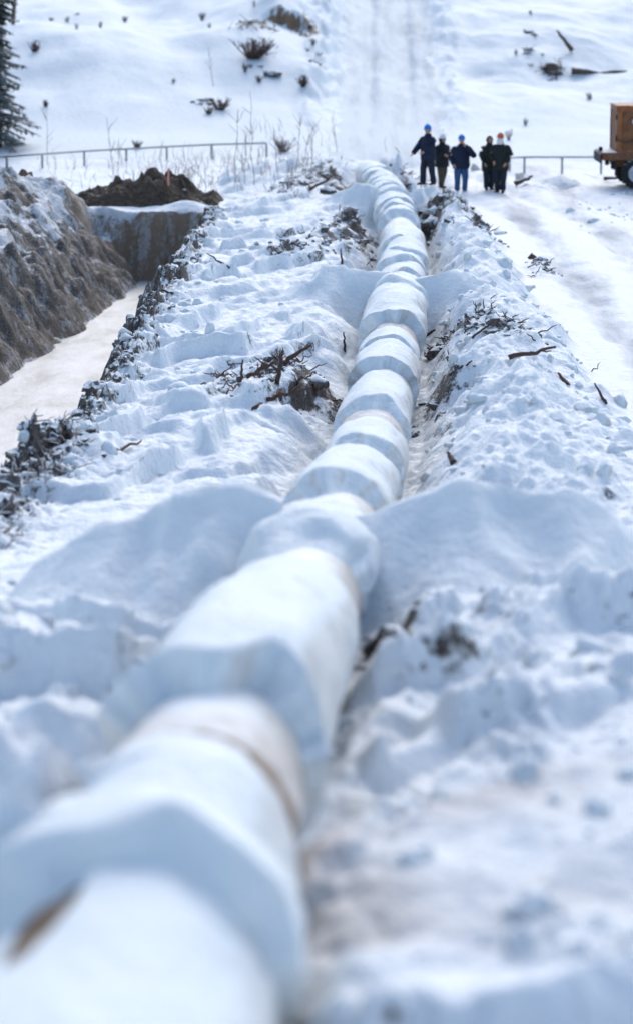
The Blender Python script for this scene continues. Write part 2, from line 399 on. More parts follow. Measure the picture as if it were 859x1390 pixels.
    soil = np.maximum(soil, .95*np.exp(-((Y-OCY + .5*fbm(X/.8, Y*0, 11, 3))/.6)**2)*np.exp(-((X+1.35)/1.1)**4)*np.clip(.64+1.1*fbm(X/.5, Y/.7, 13, 4), 0, 1.0))
    soil = np.maximum(soil, offt*.75*np.exp(-((X+.1)/.8)**2-((Y-OCY+.6)/2.4)**2)*np.clip(.75+1.2*fbm((X+Y*.25)/.35, Y/2.2, 14, 3), 0, 1.2))
    soil = np.maximum(soil, hill*.28*np.exp(-((X+.4)/1.3)**2-((Y-OCY)/7)**2)*offt)
    soil = np.maximum(soil, berm*(.17+.20*np.clip(fbm(X/.9, Y/2.2, 58, 3), 0, 1)) + lump*(.06+.13*cl_*(X > 0)))
    soil = soil*(1-rd)
    sand = 1.0*c1*sm(2.4, .6, X)*sm(10.8, 11.4, Y)*(.7+.6*fbm(X/.9, Y/1.2, 79, 3)) + .35*near*np.exp(-((d-.62)/.30)**2)
    return z, soil, sand
def hit(px, py, t0=8, t1=320):
    tt = np.exp(np.linspace(math.log(t0), math.log(t1), 2600))
    a = np.array(P(px, py, 1.0)) - np.array((0, 0, CZ))
    X = a[0]*tt; Y = a[1]*tt; Z = CZ + a[2]*tt
    h = height(X, Y); bel = np.nonzero(Z <= h)[0]
    i = bel[0] if len(bel) else len(tt)-1
    return Vector((X[i], Y[i], h[i]))
def gz(x, y): return float(height(np.array([x]), np.array([y]))[0])
def gzs(pts):
    a = np.array(pts, float); return height(a[:, 0], a[:, 1])
def flat_hit(px, py, z=0.0):
    a = P(px, py, 1.0) - Vector((0, 0, CZ)); t = (z-CZ)/a.z
    return Vector((a.x*t, a.y*t, z))
# where bare soil and roots show, plus one painted patch of hollow shade (px, py, rx, ry, amount, lump)
_s = [(585, 296, .9, 2.2, .80, .30), (560, 285, .5, 1.2, .8, .22), (455, 330, 1.2, 2.0, .52, .10), (395, 350, 1.1, 1.6, .48, .08), (480, 306, .6, 1.6, .6, .2),
      (410, 518, .8, 2.1, .56, .12), (350, 530, .75, 1.5, .52, .07), (310, 545, .5, 1.0, .5, .05), (640, 468, .7, 2.0, .52, .10), (600, 520, .5, 1.8, .46, .08), (700, 488, .6, 1.4, .5, .08),
      (735, 358, .35, 1.6, .6, .12), (655, 325, .5, 1.5, .55, .1), (445, 248, 1.0, 4, .56, .12), (400, 262, .8, 2.5, .5, .08), (550, 250, 1.0, 4, .56, .15), (600, 560, .4, 1.0, .4, .05),
      (600, 1265, .5, .4, .5, .12), (760, 1225, .4, .4, .5, .12), (500, 890, .4, .7, .4, .02),
      (735, 250, 1.5, 1.8, .4, .12), (600, 440, .22, 1.1, .75, .0), (528, 900, .20, 1.0, .98, .0)]  # last entry paints the shade of the hollow beside the pipe as soil
for (a, b_, rx, ry, am, lp) in _s:
    q = flat_hit(a, b_, float(base(np.array([flat_hit(a, b_, .6 if b_ > 700 else 0).y]))[0]))
    SOIL_SHADE.append((q.x, q.y, rx, ry, am, lp))

for (a, b_, rx, ry, hh) in [(460, 430, .55, 1.6, .35), (130, 288, .9, .4, .22), (190, 278, 1.0, .5, .12), (250, 284, .6, .4, .25), (478, 236, 1.0, 2.2, .75), (520, 236, .8, 2.0, .5), (20, 1270, .55, .7, .55), (528, 900, .22, 1.0, -.30), (690, 900, .5, 1.2, .18), (560, 930, .35, 1.0, .2)]:
    q = flat_hit(a, b_, float(base(np.array([flat_hit(a, b_, .6 if b_ > 700 else 0).y]))[0])); BUMPS.append((q.x, q.y, rx, ry, hh))
SOIL_SHADE += [(-2.8, 120.3, .9, 1.5, .72, .18), (-.5, 121.5, .45, 1.6, .6, .12), (-2.2, 115.8, .35, .8, .6, .1), (10.6, 118.6, .5, .9, .7, .16), (9.6, 121.0, .3, .7, .55, .08), (-4.6, 108.5, .3, .6, .55, .06), (-.1, 115, .3, .7, .6, .1)]
def build_terrain():
    ys = [-80, -40, -20, -8, 0]
    y = 4.0
    while y < 98:
        ys.append(y); y += max(.02, y*(.0026 if y < 28 else .00165))
    while y < 150: ys.append(y); y += .22
    while y < 800: ys.append(y); y *= 1.03
    ys = np.array(ys); nc = 430
    s = np.linspace(-1, 1, nc)
    outer = np.array([1.04, 1.1, 1.2, 1.35, 1.6, 2, 2.6, 3.5, 5, 7, 10, 15, 24, 40])
    s = np.concatenate([-outer[::-1], s, outer])
    hw = .150*np.maximum(ys, 8) + 1.8
    X = s[None, :]*hw[:, None]; Y = np.repeat(ys[:, None], len(s), 1)
    Z, So, Sa = height(X, Y, True)
    nr, ncol = X.shape
    V = np.stack([X, Y, Z], -1).reshape(-1, 3)
    idx = np.arange(nr*ncol).reshape(nr, ncol)
    Q = np.stack([idx[:-1, :-1], idx[:-1, 1:], idx[1:, 1:], idx[1:, :-1]], -1).reshape(-1, 4)
    c = V[Q].mean(1); cx, cy = c[:, 0], c[:, 1]
    # smooth normals of the whole sheet, shared by its pieces
    gY = np.gradient(Z, axis=0)/np.gradient(Y, axis=0)
    gX = np.gradient(Z, axis=1)/np.gradient(X, axis=1)
    gY = gY - gX*(np.gradient(X, axis=0)/np.gradient(Y, axis=0))
    NR = np.stack([-gX, -gY, np.ones_like(Z)], -1); NR /= np.linalg.norm(NR, axis=-1, keepdims=True); NR = NR.reshape(-1, 3)
    road = (cx > road_edge(cy)+.1) & (cx < road_edge(cy)+7.5) & (cy < 96) & (cy > 5)
    track = (np.abs(cx-trackx(cy)) < 2.1 + .55*pn(cy*.35, cx*0+(cx > trackx(cy))*7) + .25*pn(cy*1.7, cx*1.7)) & (cy >= 96) & (cy < 260)
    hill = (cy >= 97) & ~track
    bank = (cx < bank_edge(cy)) & (cx > wall_foot(cy)-8) & (cy > 22) & (cy < 76.8)
    snow = ~(road | track | hill | bank)
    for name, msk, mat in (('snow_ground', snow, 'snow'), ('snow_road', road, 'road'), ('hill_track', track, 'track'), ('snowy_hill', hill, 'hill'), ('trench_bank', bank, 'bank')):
        q = Q[msk]; used, inv = np.unique(q, return_inverse=True); inv = inv.reshape(-1, 4)
        me = bpy.data.meshes.new(name)
        me.vertices.add(len(used)); me.vertices.foreach_set('co', V[used].astype(np.float32).ravel())
        me.loops.add(inv.size); me.loops.foreach_set('vertex_index', inv.astype(np.int32).ravel())
        me.polygons.add(len(inv)); me.polygons.foreach_set('loop_start', np.arange(0, inv.size, 4, dtype=np.int32))
        me.update(calc_edges=True)
        me.polygons.foreach_set('use_smooth', np.ones(len(inv), bool))
        me.materials.append(M[mat])
        a = me.attributes.new('soil', 'FLOAT', 'POINT'); a.data.foreach_set('value', So.reshape(-1)[used].astype(np.float32))
        if name == 'snow_ground':
            a = me.attributes.new('sand', 'FLOAT', 'POINT'); a.data.foreach_set('value', np.clip(Sa, 0, 1).reshape(-1)[used].astype(np.float32))
        me.normals_split_custom_set_from_vertices(NR[used].tolist())
        o = bpy.data.objects.new(name, me); COL.objects.link(o); o['kind'] = 'structure'
build_terrain()
# ice on the trench floor
vs_ = []; fs_ = []
ny, nx = 80, 16
for j in range(ny+1):
    y = 22 + (77-22)*j/ny
    x0, x1 = float(wall_foot(np.array([y]))[0])-.8, float(bank_edge(np.array([y]))[0])+.1
    for i in range(nx+1):
        x = x0+(x1-x0)*i/nx
        vs_.append((x, y, -1.96 + .02*mnoise.noise((x*1.3, y*.6, 0))))
for j in range(ny):
    for i in range(nx):
        a = j*(nx+1)+i; fs_.append((a, a+1, a+nx+2, a+nx+1))
o = mesh_obj('trench_water', vs_, fs_, M['ice']); o['kind'] = 'structure'

# ------------------------------------------------------------------ pipeline
def frame(Y):
    c = Vector((float(xp(Y)), Y, float(zp(Y))))
    e = .25
    T = (Vector((float(xp(Y+e)), Y+e, float(zp(Y+e))))-Vector((float(xp(Y-e)), Y-e, float(zp(Y-e))))).normalized()
    R = T.cross(Vector((0, 0, 1))).normalized(); B = R.cross(T)
    return c, T, R, B
def ring_pt(Y, ph, r):
    c, T, R, B = frame(Y)
    return c + R*(math.cos(ph)*r) + B*(math.sin(ph)*r)
def loft(name, rings, mat, parent, cap=False):
    n = len(rings[0]); vs = [p for r in rings for p in r]; fs = []
    for j in range(len(rings)-1):
        for i in range(n):
            a, b = j*n+i, j*n+(i+1) % n
            fs.append((a, a+n, b+n, b))
    if cap: fs.append(tuple(range(n))); fs.append(tuple((len(rings)-1)*n+i for i in range(n))[::-1])
    return mesh_obj(name, vs, fs, mat, parent)
pipeline = thing('pipeline', 'long pipeline half buried in a snow ditch running from the foreground towards the hill', 'pipeline')
Ys = np.concatenate([np.arange(float(_yy[0])+.3, 40, .25), np.arange(40, float(_yy[-1])-.3, .5)])
loft('steel_pipe', [[ring_pt(y, 2*PI*i/40, RP) for i in range(40)] for y in Ys], M['pipe'], pipeline, True)
def wrap(Yf, Yn, th_side=.07, th_top=.26, seed=0, name='wrapping', parent=pipeline, mat='cover', nphi=64, waist=.0, lip=.34, gap=None):
    """a snow laden sleeve round the pipe with a thick rolled lip towards the camera"""
    L = Yf-Yn; nq = max(10, min(46, int(L/.12)))
    rings = []
    def th(ph, y):
        s = max(0, math.sin(ph))
        v = th_side + (th_top-th_side)*s**.75
        v *= 1 + .50*mnoise.noise((math.cos(ph)*1.0+seed*3.1, math.sin(ph)*1.0, y*.5)) + .24*mnoise.noise((math.cos(ph)*2.0+seed, math.sin(ph)*2.0, y*1.5)) + .06*mnoise.noise((math.cos(ph)*6+seed, math.sin(ph)*6, y*3.5))
        v += .05*mnoise.noise((math.cos(ph)*1.1+seed*9.1, math.sin(ph)*1.1, y*.5)) + .012*mnoise.noise((math.cos(ph)*9+seed, math.sin(ph)*9, y*5))
        v += .03*math.cos(ph)*math.sin(seed*2.7)
        if gap:
            w_ = math.hypot(((ph-gap[0]+PI) % (2*PI)-PI)/gap[1], (y-gap[2])/gap[3]); v *= float(sm(.75, 1.15, w_ + .25*mnoise.noise((y*1.5, ph*2, 7))))
            return max(.004, v)
        return max(.02, v)
    def lipY(ph): return Yn + min(.5, L*.3)*mnoise.noise((math.cos(ph)*1.1+seed*5.7, math.sin(ph)*1.1, seed*1.3)) + min(.25, L*.16)*mnoise.noise((math.cos(ph)*2.6+seed, math.sin(ph)*4, 2))
    for q in range(nq+1):
        f = q/nq
        prof = (min(1, f/.14)**.5)*(.62+.38*f)
        prof *= 1-waist*math.sin(PI*f)
        ring = []
        for i in range(nphi):
            ph = 2*PI*i/nphi; y = Yf + (lipY(ph)-Yf)*f
            ring.append(ring_pt(y, ph, RP+.004 + th(ph, y)*prof - (.02 if q == 0 else 0)))
        rings.append(ring)
    for k in range(1, 11):
        a = k/10; ring = []
        for i in range(nphi):
            ph = 2*PI*i/nphi; y0 = lipY(ph); t = th(ph, y0)
            q_ = a*a*(3-2*a); fr = 1-(.35*a + .65*q_); yy = y0 - lip*(.35+t/.32)*(a**1.15)
            fr += .30*mnoise.noise((math.cos(ph)*2.5+seed, math.sin(ph)*2.5, a*3))*math.sin(PI*a)
            ring.append(ring_pt(yy, ph, RP - (.015 if k == 10 else 0) + t*max(0, fr)))
        rings.append(ring)
    return loft(name, rings, M[mat], parent)
def band(py0, py1, ex=.018):
    a, b = Ytop(py0), Ytop(py1)
    ys = np.linspace(a, b, 8)
    rr = [RP-.02]+[RP+ex]*6+[RP-.02]
    loft('band', [[ring_pt(float(y), 2*PI*i/40, r + (.006*math.sin(i*2.1))) for i in range(40)] for y, r in zip(ys, rr)], M['band'], pipeline)
# (row where the sleeve begins, row of its lip crown, top, side)
W = [(222, 226, .20, .08), (227, 231, .2, .08), (232, 237, .22, .09), (238, 243, .2, .08), (244, 249, .22, .1), (250, 255, .2, .08),
     (262, 268, .26, .13), (270, 276, .22, .1), (278, 285, .22, .1),
     (304, 322, .24, .10), (326, 336, .20, .07), (342, 349, .20, .07), (356, 366, .18, .06),
     (388, 421, .26, .15), (450, 458, .16, .06), (467, 482, .24, .10),
     (507, 541, .17, .08), (573, 588, .18, .11), (610, 640, .22, .10),
     (772, 878, .26, .085), (1005, 1024, .07, .05)]
for i, (a, b_, tt_, sd_) in enumerate(W):
    Yf, Yn = Ytop(a), Ytop(b_, tt_*.85)
    if Yf-Yn < .35: Yf = Yn+.35
    wrap(Yf, Yn, sd_*.62, tt_*(.85+.3*random.random()), i, lip=random.choice((.10, .16, .26)))
for a, b_ in ((424, 444), (484, 497), (551, 566), (966, 1004), (1028, 1058)): band(a, b_)

M['lag'] = simple('brown_wood_lagging', (.16, .105, .065), .8, .5, 7, .6, .03)
ysl = np.linspace(12.3, 7.4, 26)
loft('wood_lagging', [[ring_pt(float(y), 2*PI*i/48, RP + .025 + (.012 if i % 4 else 0)) for i in range(48)] for y in ysl], M['lag'], pipeline, True)
wrap(12.2, 7.6, .07, .12, 31, gap=(math.radians(125), math.radians(20), 9.75, .75))
# ------------------------------------------------------------------ weighting bags slung over the pipe
def pouch(parent, Y0, side, L, Lfar, top, front, back, seed, plateau=.55, hump=0):
    """one side of the bag: a ridge that runs from the pipe crown down to the ground"""
    na, nb = 46, 44; vs = []; fs = []
    c, T, R, B = frame(Y0)
    zr0 = c.z + RP + top
    gr = gz(c.x + R.x*L*side, Y0 + Lfar); grid = []
    for i in range(na+1):
        u = i/na; a = .30 + (L-.30)*u
        for j in range(nb+1):
            v = -1 + 2*j/nb
            wv = (front if v < 0 else back)*(1-.25*u)
            x = c.x + R.x*a*side + v*0; y = Y0 + R.y*a*side + v*wv + Lfar*u*u
            x += .05*mnoise.noise((u*4+seed, v*2, 3))
            grid.append((u, v, x, y))
    G = gzs([(q[2], q[3]) for q in grid])
    for i in range(na+1):
        for j in range(nb+1):
            u, v, x, y = grid[i*(nb+1)+j]; g = float(G[i*(nb+1)+j])
            ridge = zr0 + (gr-.06-zr0)*(u**(1.0/ max(.2, 1-plateau)) if plateau > 0 else u)
            ridge += (hump + .22*mnoise.noise((u*2.6+seed, 0, seed)) + .09*mnoise.noise((u*7+seed, 3, seed))) * math.sin(PI*u)
            av = abs(v); prof = (1-av)**1.25*(1-.35*av) if v < 0 else max(0, 1-av)**1.05
            if av < .12: prof = prof*.75 + .25*(1-(av/.12)**2*.15)*prof
            h = (g-.12) + max(0, ridge-(g-.12))*prof
            env = math.sin(PI*min(1, max(0, (v+1)/2)))*(1-u**3)
            h += (.09*mnoise.noise((x*2.0+seed, y*1.5, 1)) + .22*mnoise.noise((x*.9+seed*2, y*.7, 2)) + .03*mnoise.noise((x*5, y*4, seed)))*env
            h += .10*(1-2*abs(mnoise.noise((u*5.5+.8*v+seed, v*.6, 4))))*env*(v < 0)
            if abs(v) > .99 or i == na: h = g-.35
            vs.append((x, y, h))
    for i in range(na):
        for j in range(nb):
            q = i*(nb+1)+j; f = (q, q+nb+1, q+nb+2, q+1)
            fs.append(f if side < 0 else f[::-1])
    return mesh_obj('side_pouch', vs, [f[::-1] for f in fs], M['bag'], parent)
def bag(py_lip, label, Ll, Lr, top, front, back, seed, plateau=.5, Lf=(0, 0), cl=1.3, ths=.16, hump=(0, 0), py_far=None):
    Yn = Ytop(py_lip, top*.85); Yf = Yn + cl
    if py_far: Yf = Ytop(py_far, top*.7); cl = Yf-Yn
    c = frame((Yn+Yf)/2)[0]
    t = thing('weighting_bag', label, 'weight bag', group='weight bags slung over the pipeline')
    s = wrap(Yf, Yn, ths, top, seed+40, 'saddle', t, 'bag', lip=.2 if py_far else .5)
    if Ll: pouch(t, Yn+cl*.45, -1, Ll, Lf[0], top*.45, front, back, seed, plateau, hump[0])
    if Lr: pouch(t, Yn+cl*.45, 1, Lr, Lf[1], top*.45, front, back, seed+9, plateau, hump[1])
    return t
bag(257, 'farthest snowy bag over the pipeline, short side pouches, near the group of people', 2.3, 1.2, .28, 2.0, 1.6, 1, .48, (-.6, 0), 1.6, .10, (.24, .12))
bag(376, 'snowy bag over the middle of the pipeline with a dark hollow under its right pouch', 2.6, 2.5, .30, 1.9, 1.5, 2, .50, (-1.0, .2), 1.8, .10, (.26, .26))
bag(698, 'large snowy bag with two broad pouches draped over the pipeline in the foreground', 3.0, 3.6, .30, 2.3, 1.9, 3, .55, (-.5, .2), 2.6, .07, (.36, .42))
bag(1112, 'nearest blurred bag over the pipeline at the bottom of the photo', 2.4, 0, .28, 1.2, 1.2, 4, .78, (.1, 0), 1.7, .16, (.32, 0), 1046)

# ------------------------------------------------------------------ soil heaps
def heap(name, label, pts_px, t, depth, mat, seed, base_z=0.0, cat='soil heap', lumps=.5):
    """heap whose skyline runs through pts_px when seen from the road side"""
    c = [P(a, b, t) for a, b in pts_px]; xs = [p.x for p in c]; zs = [p.z for p in c]; y0 = sum(p.y for p in c)/len(c)
    nx, ny = 90, 60; vs = []; fs = []
    G = gzs([(xs[0]+(xs[-1]-xs[0])*i/nx, y0+(-1+2*j/ny)*depth) for i in range(nx+1) for j in range(ny+1)])
    for i in range(nx+1):
        x = xs[0] + (xs[-1]-xs[0])*i/nx; zt = float(np.interp(x, xs, zs))
        for j in range(ny+1):
            v = -1+2*j/ny; y = y0 + v*depth
            pr = (1-v*v)**.8 if abs(v) < 1 else 0
            g = float(G[i*(ny+1)+j])
            h = g-.1 + max(0, zt-g+.1)*pr
            nz = abs(mnoise.noise((x*1.3, y*1.0, seed)))*1.0 + abs(mnoise.noise((x*3.1, y*2.7, seed+4)))*.6 + abs(mnoise.noise((x*7, y*6, seed+8)))*.3
            nz += abs(mnoise.noise((x*12, y*10, seed+3)))*.25
            h += lumps*(nz-.6)*pr**.5*min(1, max(0, (zt-g)*2.2))
            if abs(v) > .99 or i in (0, nx): h = g-.3
            vs.append((x + .12*mnoise.noise((x*2, y*2, seed+2)), y, h))
    for i in range(nx):
        for j in range(ny):
            q = i*(ny+1)+j; fs.append((q, q+ny+1, q+ny+2, q+1))
    o = mesh_obj(name, vs, fs, mat); tag(o, label, cat); return o
heap('soil_heap', 'long brown heap of dug soil with a snow patch behind the end of the trench', [(74, 286), (92, 266), (125, 256), (150, 250), (185, 239), (203, 228), (225, 233), (245, 242), (262, 256), (275, 262), (292, 256), (304, 276)], 79.3, 1.7, M['heap'], 1)
heap('soil_heap', 'dark lumpy soil heap at the left edge of the photo above the trench wall', [(-60, 262), (-30, 243), (0, 240), (40, 243), (50, 262), (56, 276)], 80, 2.0, M['heap'], 5)
heap('soil_heap', 'low frosted soil mound beside the road near the trailer', [(728, 256), (742, 243), (760, 240), (780, 244), (792, 254)], 88, 1.2, M['soil'], 9, lumps=.16)

# frozen clods
def clods(name, spots, mat):
    vs = []; fs = []
    ico = bmesh.new(); bmesh.ops.create_icosphere(ico, subdivisions=2, radius=1)
    bv = [v.co.copy() for v in ico.verts]; bf = [tuple(v.index for v in f.verts) for f in ico.faces]; ico.free()
    G = gzs([(q[0], q[1]) for q in spots])
    for (x, y, r), z in zip(spots, G):
        z = float(z); s0 = random.random()*99; o = len(vs)
        r *= random.choice((.45, .6, .8, 1, 1.5)); sx, sy, sz = [random.uniform(.6, 1.4) for _ in range(3)]; rz = random.random()*6
        for v in bv:
            k = 1 + .55*mnoise.noise(v*1.3+Vector((s0, 0, 0))) + .3*mnoise.noise(v*3+Vector((s0, 3, 0)))
            p = Vector((v.x*sx, v.y*sy, v.z*sz*.8))*k*r
            c, s = math.cos(rz), math.sin(rz)
            vs.append((x + p.x*c-p.y*s, y + p.x*s+p.y*c, z + p.z + r*.05))
        fs += [tuple(i+o for i in f) for f in bf]
    m = mesh_obj(name, vs, fs, mat, smooth=False); m['kind'] = 'stuff'
    return m
sp = []
for _ in range(520):
    y = random.uniform(29, 75); x = float(bank_edge(np.array([y]))[0]) + random.gauss(.1, .3)
    sp.append((x, y, random.uniform(.03, .11)))
for _ in range(260):
    y = random.uniform(28, 36.5); x = float(bank_edge(np.array([y]))[0]) + random.uniform(-.2, 1.0)
    sp.append((x, y, random.uniform(.03, .10)))
for (sx, sy, rx, ry, am, lp) in SOIL_SHADE:
    if am < .42: continue
    for _ in range(int(16+40*rx*ry**.5*am)):
        sp.append((random.gauss(sx, rx*.5), random.gauss(sy, ry*.5), random.uniform(.03, .10)*(1 if am < .75 else 1.5)))
o = clods('frozen_clods', sp, M['soil']); tag(o, 'frozen brown soil clods scattered along the trench edge and pipe ditch', 'clods')

sp = []
for _ in range(420):
    y = math.exp(random.uniform(math.log(20), math.log(80))); e_ = float(road_edge(np.array([y]))[0]); p_ = float(xp(y))
    x = random.choice((random.uniform(p_+.8, e_), random.gauss(e_-.1, .25), random.uniform(p_+.8, p_+1.8)))
    sp.append((x, y, random.uniform(.03, .12)))
for _ in range(260):
    y = math.exp(random.uniform(math.log(20), math.log(75))); x = float(bank_edge(np.array([y]))[0]) + abs(random.gauss(.5, .8))
    sp.append((x, y, random.uniform(.03, .11)))
for _ in range(150):
    y = random.uniform(11, 22); x = random.choice((-1, 1))*random.uniform(.9, 3.2) + float(xp(y)); sp.append((x, y, random.uniform(.03, .10)))
for _ in range(60):
    sp.append((random.gauss(9.2, .9), random.gauss(78, 3), random.uniform(.03, .10)))
o = clods('snow_clods', sp, M['cover']); tag(o, 'broken chunks of crusted snow strewn over the berm and bench', 'snow chunks')
o.data.polygons.foreach_set('use_smooth', [True]*len(o.data.polygons))
# ------------------------------------------------------------------ sticks, roots, logs
def tube(pts, rad, n=8):
    vs = []; fs = []
    pts = [Vector(p) for p in pts]
    for i, p in enumerate(pts):
        T = (pts[min(i+1, len(pts)-1)]-pts[max(i-1, 0)]).normalized()
        a = Vector((0, 0, 1)) if abs(T.z) < .9 else Vector((1, 0, 0))
        R = T.cross(a).normalized(); B = R.cross(T)
        for k in range(n):
            q = 2*PI*k/n; vs.append(p + (R*math.cos(q)+B*math.sin(q))*rad[i])
    for i in range(len(pts)-1):
        for k in range(n):
            a, b = i*n+k, i*n+(k+1) % n; fs.append((a, b, b+n, a+n))
    fs.append(tuple(range(n))[::-1]); fs.append(tuple((len(pts)-1)*n+k for k in range(n)))
    return vs, fs
def join(lst):
    V = []; Fc = []
    for v, f in lst:
        o = len(V); V += list(v); Fc += [tuple(i+o for i in q) for q in f]
    return V, Fc
def bend(a, b, n=6, amt=.06, seed=0):
    a, b = Vector(a), Vector(b); L = (b-a).length
    return [a.lerp(b, i/n) + Vector((mnoise.noise((i*.7, seed, 0)), mnoise.noise((i*.7, seed, 5)), mnoise.noise((i*.7, seed, 9))))*amt*L*math.sin(PI*i/n) for i in range(n+1)]
def stick(name, label, a, b, r, cat='stick', fork=(), mat='stick', lift=(.0, .05), group=None, seed=None):
    """a, b: pixel ends of the stick where it lies in the photo"""
    A = hit(*a); seed = seed if seed is not None else a[0]
    t = proj(A)[2]; Bp = P(b[0], b[1], t); g = gz(Bp.x, Bp.y)
    B_ = hit(*b)
    if abs(B_.y-A.y) < 2.5 and B_.z > Bp.z-.6 and lift[1] < .12: Bp = B_
    A = A + Vector((0, 0, lift[0])); Bp = Bp + Vector((0, 0, lift[1]))
    parts = [tube(bend(A, Bp, 7, .12, seed), [r*(1-.6*i/7) for i in range(8)], 7)]
    for (f, dx, dz, rr) in fork:
        c = A.lerp(Bp, f)
        parts.append(tube(bend(c, c+Vector((dx, .1, dz)), 4, .12, seed+3), [rr*(1-.18*i) for i in range(5)], 6))
    v, f = join(parts); o = mesh_obj(name, v, f, M[mat]); tag(o, label, cat, group); return o
stick('branch', 'forked reddish brown branch lying on the snow right of the pipeline', (690, 490), (754, 481), .045, 'branch', [(.45, .35, .02, .03), (.3, -.2, -.05, .03)], lift=(.05, .12))
stick('stick', 'thin dark stick leaning out of the snow bench left of the pipeline', (312, 366), (281, 351), .028, lift=(0, .12))
stick('stick', 'pale brown stick lying among clods on the trench edge', (236, 404), (208, 391), .035, mat='wood')
stick('stick', 'short dark stick on the left snow bench below the sunny step', (140, 622), (192, 604), .035)
stick('stick', 'dark root sticking up left in the root tangle beside the pipeline', (382, 500), (422, 478), .05, fork=[(.5, .2, .15, .03)], lift=(0, .12))
stick('stick', 'curved root at the top of the root tangle beside the pipeline', (376, 522), (384, 488), .045, fork=[(.4, -.2, .1, .03)], lift=(0, .15))
stick('stick', 'upright root stub on the left end of the root tangle', (326, 522), (330, 500), .03, lift=(0, .14))
stick('stick', 'root end beside the black hollow in the root tangle', (395, 545), (410, 522), .045, lift=(0, .14))
stick('stick', 'lowest root of the tangle left of the pipeline', (345, 556), (385, 546), .05, lift=(0, .1))
stick('stick', 'rust brown splinter standing near the lower right of the road edge', (822, 552), (806, 531), .03, lift=(0, .13))
stick('stick', 'short brown stick on the berm between pipeline and road', (770, 525), (757, 513), .045)
stick('stick', 'reddish stub right of the pipeline on the lit snow ridge', (616, 630), (607, 620), .05)
stick('stick', 'upright brown stake stub beside the left pouch of the middle bag', (464, 366), (462, 345), .03, lift=(0, .13))
stick('stick', 'upright stub at the foot of the middle bag left of the pipeline', (468, 478), (466, 460), .03, lift=(0, .13))
stick('log', 'snowy log reaching from the soil clump beside the pipeline towards the road', (602, 306), (664, 334), .07, 'log', mat='wood', lift=(.1, .1))
stick('log', 'dark log lying on the road edge berm', (718, 352), (738, 364), .09, 'log', lift=(.1, .05), mat='stick')
stick('root', 'thick root across the ditch at the right pipe flank below the middle bag', (568, 466), (590, 456), .05, 'root', lift=(.08, .1))
stick('root', 'long dark root lying along the upper side of the tangle left of the pipeline', (335, 515), (375, 498), .04, 'root', [(.4, .3, .12, .03), (.7, -.2, .12, .02)], lift=(.03, .10))
stick('root', 'crooked root at the low front of the tangle left of the pipeline', (362, 548), (424, 536), .04, 'root', [(.5, .2, .14, .03)], lift=(.03, .12))
stick('branch', 'thin dark twig on the soil spotted bank right of the middle pipeline', (640, 462), (668, 445), .025, 'branch', [(.5, .2, .12, .02)], lift=(.03, .12))
stick('branch', 'dark twig lying low on the right bank below the forked branch', (610, 512), (640, 500), .03, 'branch', [(.4, .15, .1, .02)], lift=(.03, .08))
stick('branch', 'dark fallen branch on the debris left of the far pipeline end', (420, 262), (455, 246), .05, 'branch', [(.4, .4, .15, .03), (.7, -.3, .2, .03)], lift=(.06, .2))
stick('branch', 'tangled branch on the debris right of the far pipeline end', (535, 252), (560, 240), .05, 'branch', [(.4, .4, .15, .03), (.7, -.3, .2, .03)], lift=(.06, .2))
# logs and stumps on the hill and around the people
stick('log', 'long dark snow topped log lying across the right hill slope', (775, 103), (905, 112), .16, 'log', mat='wood', lift=(.15, .2))
stick('log', 'broken trunk leaning up from the hill above the long log', (776, 73), (755, 45), .12, 'log', mat='wood', lift=(.1, .14))
stick('branch', 'dark fallen branch on the right hill slope left of the broken trunk', (712, 45), (728, 52), .10, 'branch', mat='wood', lift=(.1, .1))
stick('log', 'thin snow covered pole on the ground left of the trailer wheel', (819, 247), (850, 245), .07, 'log', mat='wood', lift=(.1, .14))
stick('log', 'orange brown log end in the snow between two groups of people', (640, 231), (655, 240), .14, 'log', mat='band', lift=(.14, .14))
stick('log', 'dark fallen log with snow behind the right pair of people', (698, 254), (722, 243), .10, 'log', fork=[(.5, .3, .15, .05)], mat='wood', lift=(.1, .1))
def stump(px, py, r, h, label, mat='wood'):
    c = hit(px, py); n = 12; pts = [c+Vector((0, 0, -.2+ (h+.2)*i/5)) for i in range(6)]
    v, f = tube(pts, [r*1.5, r*1.25, r*1.08, r, r*.97, r*.93], n)
    v = [p + Vector((mnoise.noise(p*3), mnoise.noise(p*3+Vector((5, 0, 0))), 0))*r*.35 for p in v]
    v = [p + Vector((0, 0, mnoise.noise(p*2.3+Vector((0, 7, 0)))*h*.7)) if i >= n*3 else p for i, p in enumerate(v)]
    o = mesh_obj('stump', v, f, M[mat]); tag(o, label, 'stump'); return o
stump(705, 246, .14, .35, 'small orange brown stump in the snow right of the people', 'band')
stump(752, 96, .36, .28, 'large dark stump with snow on top on the right hill slope')
